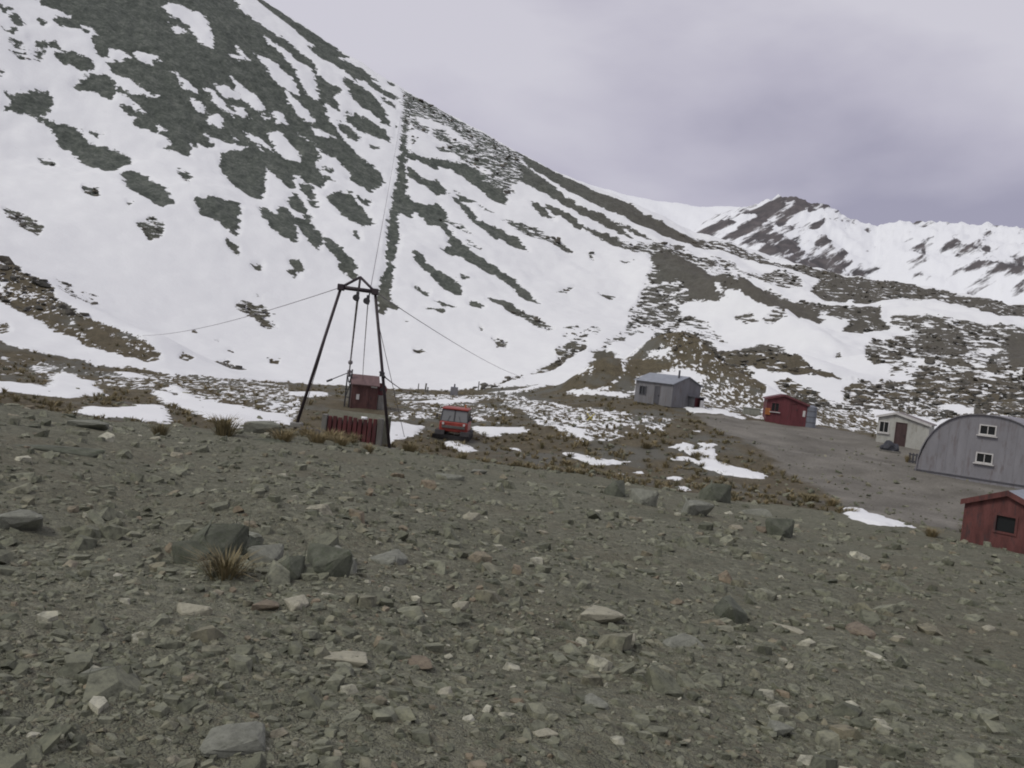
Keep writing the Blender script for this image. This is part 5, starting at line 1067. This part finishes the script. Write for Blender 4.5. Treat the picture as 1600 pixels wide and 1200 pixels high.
# red plank retaining wall beneath the tower
W0, W1 = Vector((-7.68, 36.40, -2.94)), Vector((-5.54, 36.48, -2.99))
mid = (W0+W1)/2; d = W1-W0; yaw = math.atan2(d.y, d.x); L0 = math.hypot(d.x, d.y); zb = min(rest(W0.x, W0.y), rest(W1.x, W1.y))-.1
t = thing('plank_wall', 'retaining wall of upright weathered red planks below the tow tower', 'retaining wall', (mid.x, mid.y, zb), yaw)
topz = Vector((-6.73, 36.38, -1.67)).z-zb
n_ = 10; pw = L0/n_; rn = random.Random(4)
for i in range(n_):
    x0 = -L0/2+i*pw; h_ = topz+rn.uniform(-.06, .06)
    MB().box(x0+.02, x0+pw-.025, -.05+rn.uniform(-.03, .03), .03, -.5, h_).build('plank', M['timber_red'], t, bevel=.01)
for s_, mt in ((-1, 'timber_grey'), (1, 'timber_grey')):
    MB().box(s_*(L0/2+.12)-.11, s_*(L0/2+.12)+.11, -.15, .25, -.5, topz+(.02 if s_ < 0 else .08)).build('end_post', M[mt], t, bevel=.02)
MB().box(-L0/2, L0/2, .06, .2, topz-.3, topz-.16).build('rail', M['timber_grey'], t, bevel=.015)
MB().add([(-L0/2-.1, .21, -.5), (L0/2+.1, .21, -.5), (L0/2+.3, 2.6, -.5), (-L0/2-.4, 2.6, -.5), (-L0/2-.1, .21, topz-.1), (L0/2+.1, .21, topz-.16), (L0/2+.3, 2.6, topz+.02), (-L0/2-.4, 2.6, topz+.05)],
    [(0, 1, 5, 4), (1, 2, 6, 5), (2, 3, 7, 6), (3, 0, 4, 7), (4, 5, 6, 7), (3, 2, 1, 0)]).build('gravel_fill', M['scree'], t)
cap = boulder('snow_lump', (mid.x+.45, mid.y+.1), (.34, .3, .2), .3, 'little heap of snow on top of the red plank wall', 2, mat=M['snow']); cap.location.z = zb+topz+.02; cap['category'] = 'snow'

q = Vector((-9.01, 40.00, -2.54))
t = thing('tarpaulin_bundle', 'dark tarpaulin bundle on the ground left of the red plank wall', 'heap', (q.x, q.y, rest(q.x, q.y, -.1)), .4)
bm = bmesh.new(); bmesh.ops.create_icosphere(bm, subdivisions=3, radius=.5)
for v in bm.verts:
    v.co += v.normal*.1*math.sin(v.co.x*8+v.co.y*6)*math.cos(v.co.z*6); v.co = Vector((v.co.x*1.9, v.co.y*1.2, max(-.1, v.co.z*1.0+.2)))
me = bpy.data.meshes.new('cover'); bm.to_mesh(me); bm.free(); link('cover', me, M['tarp'], t)
MB().path([(-.95, -.3, .05), (-.3, -.62, .45), (.35, -.6, .42), (.95, -.25, .05)], .02).build('lashing', M['cable'], t)

# ---------------------------------------------------------------- red tracked snow vehicle
V0 = (-3.16, 51.59, -3.58)
t = thing('snow_vehicle', 'small red tracked snow vehicle with a wide two pane windscreen parked on the flat', 'snow vehicle', (V0[0], V0[1], rest(V0[0], V0[1], .0)), face(V0, -.1)); t.scale = (.87, .9, 1.0)
body = MB().add([(-.98, -1.0, .42), (.98, -1.0, .42), (.98, 1.3, .42), (-.98, 1.3, .42), (-.98, -1.05, 1.02), (.98, -1.05, 1.02), (.98, 1.3, 1.05), (-.98, 1.3, 1.05)],
    [(0, 1, 5, 4), (1, 2, 6, 5), (2, 3, 7, 6), (3, 0, 4, 7), (4, 5, 6, 7), (3, 2, 1, 0)]).build('body', M['vehicle_red'], t, bevel=.05)
MB().box(-.8, .8, -1.09, -1.03, .64, .8).build('grille_band', M['vehicle_grey'], body, bevel=.01)
for s_ in (-1, 1): MB().tube((s_*.72, -1.12, .9), (s_*.72, -1.03, .9), .08, n=12).build('headlight', M['white'], body)
def pillar(a, b): return MB().tube(a, b, .045, n=6)
for x in (-.93, 0, .93): pillar((x, -.98, 1.02), (x*.93, -.72, 1.74)).build('cab_pillar', M['dark_steel'], t)
for x in (-.93, .93):
    pillar((x, 1.2, 1.03), (x*.93, 1.1, 1.74)).build('cab_pillar', M['dark_steel'], t)
    pillar((x, .1, 1.03), (x*.93, .1, 1.74)).build('cab_pillar', M['dark_steel'], t)
for a, b in ((-.89, -.045), (.045, .89)):
    MB().add([(a, -.97, 1.05), (b, -.97, 1.05), (b*.94, -.73, 1.72), (a*.94, -.73, 1.72), (a, -.95, 1.05), (b, -.95, 1.05), (b*.94, -.71, 1.72), (a*.94, -.71, 1.72)], [(0, 1, 2, 3), (7, 6, 5, 4), (0, 4, 5, 1), (1, 5, 6, 2), (2, 6, 7, 3), (3, 7, 4, 0)]).build('windscreen', M['cab_glass'], t)
for s_ in (-1, 1): MB().box(s_*.9-.01, s_*.9+.01, -.8, 1.15, 1.05, 1.72).build('side_window', M['cab_glass'], t)
MB().box(-.85, .85, 1.12, 1.14, 1.05, 1.72).build('rear_window', M['cab_glass'], t)
MB().box(-.92, .92, -.85, 1.2, 1.72, 1.84).build('roof', M['vehicle_red'], t, bevel=.05)
for s_ in (-1, 1):
    prof = [(-1.55, .28), (-1.35, .06), (1.35, .06), (1.55, .28), (1.4, .5), (-1.4, .5)]
    mb = MB(); xa, xb = s_*.55, s_*1.18
    mb.add([(xa, y_, z_) for y_, z_ in prof]+[(xb, y_, z_) for y_, z_ in prof], [tuple(range(6)), tuple(range(11, 5, -1))]+[(i, i+6, (i+1) % 6+6, (i+1) % 6) for i in range(6)])
    tr_ = mb.build('track', M['rubber'], t)
    for k in range(4): MB().tube((s_*1.12, -1.05+k*.7, .28), (s_*1.22, -1.05+k*.7, .28), .2, n=12).build('wheel', M['dark_steel'], tr_)
MB().add([(-1.3, -1.75, .02), (1.2, -1.75, .02), (1.2, -1.62, .02), (-1.3, -1.62, .02), (-1.3, -1.9, .3), (1.2, -1.9, .3), (1.2, -1.84, .3), (-1.3, -1.84, .3)], [(0, 1, 5, 4), (1, 2, 6, 5), (2, 3, 7, 6), (3, 0, 4, 7), (4, 5, 6, 7), (3, 2, 1, 0)]).build('blade', M['rubber'], t)

for s_ in (-1, 1):
    MB().tube((s_*.95, -.9, 1.25), (s_*1.2, -1.0, 1.3), .02).box(s_*1.2-.05, s_*1.2+.05, -1.02, -.98, 1.2, 1.42).build('mirror', M['dark_steel'], t)
    MB().tube((s_*.45, -.99, 1.04), (s_*.3, -.88, 1.38), .015).build('wiper', M['dark_steel'], t)
    for k in range(9): MB().box(min(s_*.53, s_*1.2), max(s_*.53, s_*1.2), -1.3+k*.32, -1.22+k*.32, .03, .08).build('track_bar', M['dark_steel'], t)
MB().tube((.55, .6, 1.84), (.55, .6, 2.05), .06, .05, 10).build('beacon', M['orange'], t)
MB().tube((-.7, 1.22, .9), (-.7, 1.22, 1.95), .04).build('exhaust', M['dark_steel'], t)

# ---------------------------------------------------------------- huts
def window(t, x0, x1, z0, z1, y, frame, sill=True, mull=1):
    w_ = MB().box(x0-.07, x0, y-.05, y+.05, z0-.07, z1+.07).box(x1, x1+.07, y-.05, y+.05, z0-.07, z1+.07).box(x0, x1, y-.05, y+.05, z1, z1+.07).box(x0, x1, y-.05, y+.05, z0-.07, z0)
    for k in range(mull):
        xm = x0+(x1-x0)*(k+1)/(mull+1); w_.box(xm-.02, xm+.02, y-.02, y+.03, z0, z1)
    o = w_.build('window', frame, t)
    MB().box(x0, x1, y+.031, y+.045, z0, z1).build('pane', M['glass'], o)
    if sill: MB().box(x0-.16, x1+.16, y-.16, y-.052, z0-.14, z0-.075).build('sill', M['white'], o)
    return o

def gable_hut(name, label, loc, rz, W, D, Hl, Hr, Hp, pk, wall, roof, wins, door, doormat, trim, below=.9, over=.16, nb=8, sill=True):
    t = thing(name, label, 'hut', loc, rz)
    top = lambda x: np.interp(x, [-W/2, pk, W/2], [Hl, Hp, Hr])
    holes = [tuple(w_) for w_ in wins]+([door] if door else [])
    cuts = [-W/2+i*W/nb for i in range(nb+1)]+[pk]
    for p in strips(cuts, -below, lambda x: float(top(x)), holes): MB().prism(p, -D/2, -D/2+.09).build('wall_panel', wall, t)
    MB().box(-W/2, -W/2+.09, -D/2+.091, D/2, -below, Hl-.02).build('side_wall', wall, t)
    MB().box(W/2-.09, W/2, -D/2+.091, D/2, -below, Hr-.02).build('side_wall', wall, t)
    MB().prism([(-W/2+.091, -below), (W/2-.091, -below), (W/2-.091, Hr-.03), (pk, Hp-.03), (-W/2+.091, Hl-.03)], D/2-.09, D/2).build('back_wall', wall, t)
    MB().box(-W/2+.12, W/2-.12, -D/2+.45, -D/2+.5, -below, min(Hl, Hr)-.1).build('interior_shade_panel', M['interior_shade'], t)  # near-black sheet painted as the unlit inside behind the openings
    for xa, za, xb, zb_ in ((-W/2-over, Hl-over*(Hp-Hl)/(pk+W/2), pk, Hp), (W/2+over, Hr-over*(Hp-Hr)/(W/2-pk), pk, Hp)):
        mb = MB(); y0, y1 = -D/2-over, D/2+over
        mb.add([(x, y_, z_) for y_ in (y0, y1) for x, z_ in ((xa, za), (xb, zb_), (xb, zb_+.09), (xa, za+.09))], [(0, 1, 2, 3), (7, 6, 5, 4), (0, 4, 5, 1), (1, 5, 6, 2), (2, 6, 7, 3), (3, 7, 4, 0)])
        ro = mb.build('roof', roof, t)
        ex = MB().add([(x, y_, z_) for y_ in (y0-.03, y0-.002) for x, z_ in ((xa, za-.08), (xb, zb_-.08), (xb, zb_+.1), (xa, za+.1))], [(0, 1, 2, 3), (7, 6, 5, 4), (0, 4, 5, 1), (1, 5, 6, 2), (2, 6, 7, 3), (3, 7, 4, 0)]).build('barge_board', trim, ro)
    for w_ in wins: window(t, w_[0], w_[1], w_[2], w_[3], -D/2+.02, trim, sill=sill, mull=1 if sill else 0)
    if door:
        d_ = MB().box(door[0]+.03, door[1]-.03, -D/2+.01, -D/2+.06, door[2], door[3]-.03).build('door', doormat, t)
        MB().box(door[1]-.14, door[1]-.09, -D/2-.06, -D/2+.01, door[2]+.9, door[2]+1.02).build('handle', M['dark_steel'], d_)
        MB().box(door[0]-.05, door[0]+.03, -D/2-.02, -D/2+.07, door[2], door[3]).box(door[1]-.03, door[1]+.05, -D/2-.02, -D/2+.07, door[2], door[3]).box(door[0]-.05, door[1]+.05, -D/2-.02, -D/2+.07, door[3], door[3]+.06).build('door_frame', doormat, t)
    return t

# cream hut with a brown door
q = Vector((32.08, 68.90, -2.04)); gz = q.z
t = gable_hut('cream_hut', 'cream painted hut with one window and a brown door beyond the gravel road', (q.x, q.y, gz), face(q, -.12), 3.75, 3.6, 2.25, 2.0, 2.65, -.6,
    M['cream'], M['cream_roof'], [(-1.7, -1.08, 1.05, 1.85)], (-.5, .25, .0, 1.9), M['door_brown'], M['white'])
# red hut
q = Vector((25.09, 78.07, -1.22))
t = gable_hut('red_hut', 'dark red hut with a low gable roof at the far side of the road', (q.x, q.y, q.z), face(q, .12), 3.5, 3.0, 1.75, 1.55, 2.2, -.3,
    M['red_wall'], M['red_roof'], [(-1.3, -.7, .7, 1.4)], (.35, .98, .05, 1.5), M['red_wall'], M['red_roof'])
MB().box(-1.85, -1.4, -1.58, -1.502, .3, .9).build('orange_board', M['orange'], t)
q = Vector((26.98, 76.37, -1.24))
t = thing('water_tank', 'blue grey upright water tank at the right of the red hut', 'tank', (q.x, q.y, rest(q.x, q.y, -.04)), face(q))
bd = MB().tube((0, 0, 0), (0, 0, 1.85), .46, n=24).build('drum', M['tank'], t, smooth=False)
for z_ in (.45, .95, 1.45): MB().tube((0, 0, z_), (0, 0, z_+.05), .48, n=24).build('hoop', M['iron_dark'], bd)
MB().tube((0, 0, 1.85), (0, 0, 2.02), .47, .1, n=24).build('lid', M['tank'], t)
MB().box(-.75, -.5, -.3, .0, .9, 1.45).build('white_box', M['white'], t, bevel=.02)
q = Vector((22.87, 80.83, -0.87))
t = thing('storage_box', 'low pale green storage box left of the red hut', 'box', (q.x, q.y, rest(q.x, q.y, -.04)), face(q, .1))
MB().box(-.75, .75, -.4, .4, 0, .62).build('box_body', M['pale_box'], t, bevel=.03); MB().box(-.79, .79, -.44, .44, .621, .7).build('lid', M['pale_box'], t, bevel=.02)

# grey iron hut seen at its corner
q = Vector((14.63, 77.63, -1.35))     # near bottom corner
yaw = R(-45)-math.atan2(q.x, q.y)
t = thing('grey_hut', 'grey iron clad hut with a low pitched roof on short piles below the dark heap', 'hut', (q.x, q.y, q.z), yaw)
L1, W1_, H1, RG = 5.0, 3.6, 2.25, .75      # long side runs to -x, gable runs to +y
wl = [(-4.3, -3.5, .95, 1.65)]; nb = 9
for p in strips([-L1+i*L1/nb for i in range(nb+1)], .12, lambda x: H1, wl+[(-2.35, -1.6, .15, 1.85)]): MB().prism(p, 0, .07).build('iron_sheet', M['iron_grey'], t)
window(t, -4.3, -3.5, .95, 1.65, .0, M['iron_dark'], sill=False)
d_ = MB().box(-2.33, -1.62, .02, .06, .15, 1.83).build('door', M['iron_dark'], t); MB().box(-1.76, -1.72, -.04, .02, .95, 1.05).build('handle', M['dark_steel'], d_)
MB().box(-L1+.1, -.1, .5, .54, .15, H1-.1).build('interior_shade_panel', M['interior_shade'], t)  # added dark sheet, its colour stands for shade inside the hut
for i in range(6):
    y0, y1 = .071+(W1_-.071)*i/6, .071+(W1_-.071)*(i+1)/6
    tp_ = lambda y_: H1+RG*(1-abs(y_-W1_/2)/(W1_/2))
    pts = [(y0, .12), (y1, .12), (y1, tp_(y1))]+([(W1_/2, tp_(W1_/2))] if y0 < W1_/2-.01 < y1-.02 else [])+[(y0, tp_(y0))]; n_ = len(pts)
    mb = MB(); mb.add([(x, y_, z_) for x in (-.07, 0) for y_, z_ in pts], [tuple(range(n_)), tuple(range(2*n_-1, n_-1, -1))]+[(k, k+n_, (k+1) % n_+n_, (k+1) % n_) for k in range(n_)]); mb.build('iron_sheet', M['iron_grey'], t)
MB().box(-L1, 0, W1_-.07, W1_-.002, .12, H1-.02).build('back_wall', M['iron_grey'], t); MB().box(-L1+.002, -L1+.07, .072, W1_-.072, .12, H1+.2).build('end_wall', M['iron_grey'], t)
for s_, ya in ((0, -.2), (1, W1_+.2)):
    za = H1-.2*RG/(W1_/2); mb = MB()
    mb.add([(x, y_, z_) for x in (-L1-.15, .18) for y_, z_ in ((ya, za), (W1_/2, H1+RG), (W1_/2, H1+RG+.05), (ya, za+.05))], [(0, 1, 2, 3), (7, 6, 5, 4), (0, 4, 5, 1), (1, 5, 6, 2), (2, 6, 7, 3), (3, 7, 4, 0)])
    ro = mb.build('roof', M['iron_roof'], t)
    if not s_: MB().tube((-.7, W1_/2-.5, H1+.3), (-.7, W1_/2-.5, H1+RG+.55), .09, n=10).build('chimney', M['iron_dark'], ro)
for x in (-L1+.1, -L1*.66, -L1*.33, -.1):
    for y_ in (.12, W1_-.12): MB().box(x-.07, x+.07, y_-.07, y_+.07, -.9, .119).build('pile', M['timber_grey'], t)
MB().box(-L1+.05, -.05, .3, W1_-.3, -.9, -.02).build('underfloor_shade', M['interior_shade'], t)  # near-black block painting in the shade between the piles
po = MB().box(.02, .75, 2.1, 2.2, -.4, 1.2).box(.02, .75, 3.3, 3.4, -.4, 1.2).box(.001, .85, 2.0, 3.5, 1.2, 1.28).build('porch', M['iron_dark'], t)
MB().box(.3, .36, 2.22, 3.28, -.4, 1.18).build('porch_door', M['red_roof'], po)
MB().box(.76, .8, 2.9, 3.38, -.4, 1.0).build('pale_board', M['white'], po)

# grey half round hut
q = Vector((27.90, 49.71, -2.31)); zg = q.z
t = thing('half_round_hut', 'big grey half round iron hut with two small windows one above the other', 'hut', (q.x, q.y, zg), face(q, -.14))
HW, HH, DD = 3.55, 3.65, 9.
prof = lambda x: HH*max(0., 1-(abs(x)/HW)**2.5)**.52
xs = [-HW+.02+i*(2*HW-.04)/14 for i in range(15)]
wn = [(-.38, .38, 2.55, 3.02), (-.38, .38, .9, 1.38)]
for p in strips(xs, -.6, prof, wn):
    MB().prism(p, 0, .07).build('wall_panel', M['nissen'], t)
for i in range(1, 14):
    z_ = prof(xs[i])-.02
    if abs(xs[i]) > .65: MB().box(xs[i]-.015, xs[i]+.015, -.014, -.001, -.5, z_).build('batten', M['nissen'], t)
for w_ in wn: window(t, w_[0], w_[1], w_[2], w_[3], .0, M['white'], mull=1)
MB().box(-1.2, 1.2, .5, .55, -.4, 3.1).build('interior_shade_panel', M['interior_shade'], t)  # dark sheet behind the windows, shade of the inside put into colour
ang = [-HW+2*HW*i/20 for i in range(21)]; ang = [HW*math.sin(math.pi*(i/20-.5)) for i in range(21)]
for i in range(20):
    xa, xb = ang[i], ang[i+1]; za, zb_ = prof(xa), prof(xb)
    if i == 0: za = -.5
    if i == 19: zb_ = -.5
    nx, nz = -(zb_-za), (xb-xa); ln = math.hypot(nx, nz); nx, nz = nx/ln*.05, nz/ln*.05
    MB().add([(x, y_, z_) for y_ in (-.12, DD) for x, z_ in ((xa, za), (xb, zb_), (xb+nx, zb_+nz), (xa+nx, za+nz))], [(0, 1, 2, 3), (7, 6, 5, 4), (0, 4, 5, 1), (1, 5, 6, 2), (2, 6, 7, 3), (3, 7, 4, 0)]).build('roof_sheet', M['nissen'], t)
MB().box(-HW-.1, HW+.1, -.05, -.002, -.9, .0).build('base_plate', M['nissen'], t)
MB().box(-HW-.1, HW+.1, -.09, -.051, -.16, -.08).build('base_rail', M['iron_dark'], t)

# rusty red shed low on the right
q = Vector((17.14, 28.20, -2.82))
t = gable_hut('red_shed', 'rusty red plank shed with a grey roof sunk behind the stones at the right edge', (q.x, q.y, q.z), face(q, -.25), 2.5, 2.4, 1.35, 1.35, 1.85, 0.,
    M['shed_red'], M['iron_roof'], [(-.25, .3, .6, 1.1)], None, None, M['shed_red'], below=.8, over=.1, nb=10, sill=False)

# small things round the huts
q = Vector((28.96, 64.28, -1.85))
t = thing('tarpaulin_heap', 'low dark tarpaulin covered heap below the window of the cream hut', 'heap', (q.x, q.y, rest(q.x, q.y, -.04)), face(q))
bm = bmesh.new(); bmesh.ops.create_icosphere(bm, subdivisions=3, radius=.5)
for v in bm.verts:
    v.co += v.normal*.12*math.sin(v.co.x*9+v.co.y*5)*math.cos(v.co.z*7); v.co = Vector((v.co.x*1.25, v.co.y*.9, max(-.1, v.co.z*1.05+.25)))
me = bpy.data.meshes.new('cover'); bm.to_mesh(me); bm.free(); link('cover', me, M['tarp'], t)
MB().box(-.75, .7, -.5, -.4, .0, .1).box(-.75, .7, .4, .5, .0, .1).build('pallet', M['timber_grey'], t)
q = Vector((28.66, 59.45, -2.51))
t = thing('pallet_stack', 'dark slatted pallet leaning by the corner of the half round hut', 'pallet', (q.x, q.y, rest(q.x, q.y, -.04)), face(q))
for k in range(5): MB().box(-.5+k*.22, -.36+k*.22, -.03, .03, 0, .75).build('slat', M['iron_dark'], t)
for z_ in (.12, .58): MB().box(-.5, .52, .031, .09, z_, z_+.09).build('cross_rail', M['iron_dark'], t)
q = Vector((6.27, 65.40, -2.49))
t = thing('yellow_marker', 'small yellow crossed stake marker among the speckled snow', 'marker', (q.x, q.y, q.z), face(q))
for s_ in (-1, 1): MB().tube((-.3*s_, 0, -.1), (.3*s_, 0, .55), .035).build('stake', M['yellow'], t)
def post(px_, h_, r_, label, lean=0.):
    o = MB().tube((0, 0, -.3), (lean, 0, h_), r_, r_*.85, 8).tube((lean, 0, h_), (lean, 0, h_+.02), r_*1.15, r_*1.1, 8).build('fence_post', M['timber_grey'], None)
    o.location = px_; return tag(o, label, 'post', 'posts along the foot of the snow slope')
post((-11.08, 101.77, -3.60), .95, .07, 'leftmost thin post at the foot of the snow slope')
post((-10.11, 100.50, -3.52), 1.05, .11, 'thick dark post at the foot of the snow slope, left of the grey cabinet', .05)
post((-9.82, 100.60, -3.50), .6, .09, 'short stump beside the thick dark post')
post((-3.96, 102.41, -2.77), 1.15, .07, 'tall thin post right of the grey cabinet')
q = Vector((-6.44, 96.60, -3.25))
t = thing('control_cabinet', 'grey metal cabinet with a short mast at the foot of the snow slope', 'cabinet', (q.x, q.y, rest(q.x, q.y, -.05)), face(q))
MB().box(-.42, .42, -.25, .25, .0, .95).build('housing', M['tank'], t, bevel=.03); MB().box(-.36, .36, -.28, -.255, .1, .88).build('panel_door', M['iron_grey'], t); MB().tube((0, 0, .95), (0, 0, 1.3), .09, .08, 8).build('mast', M['iron_dark'], t)
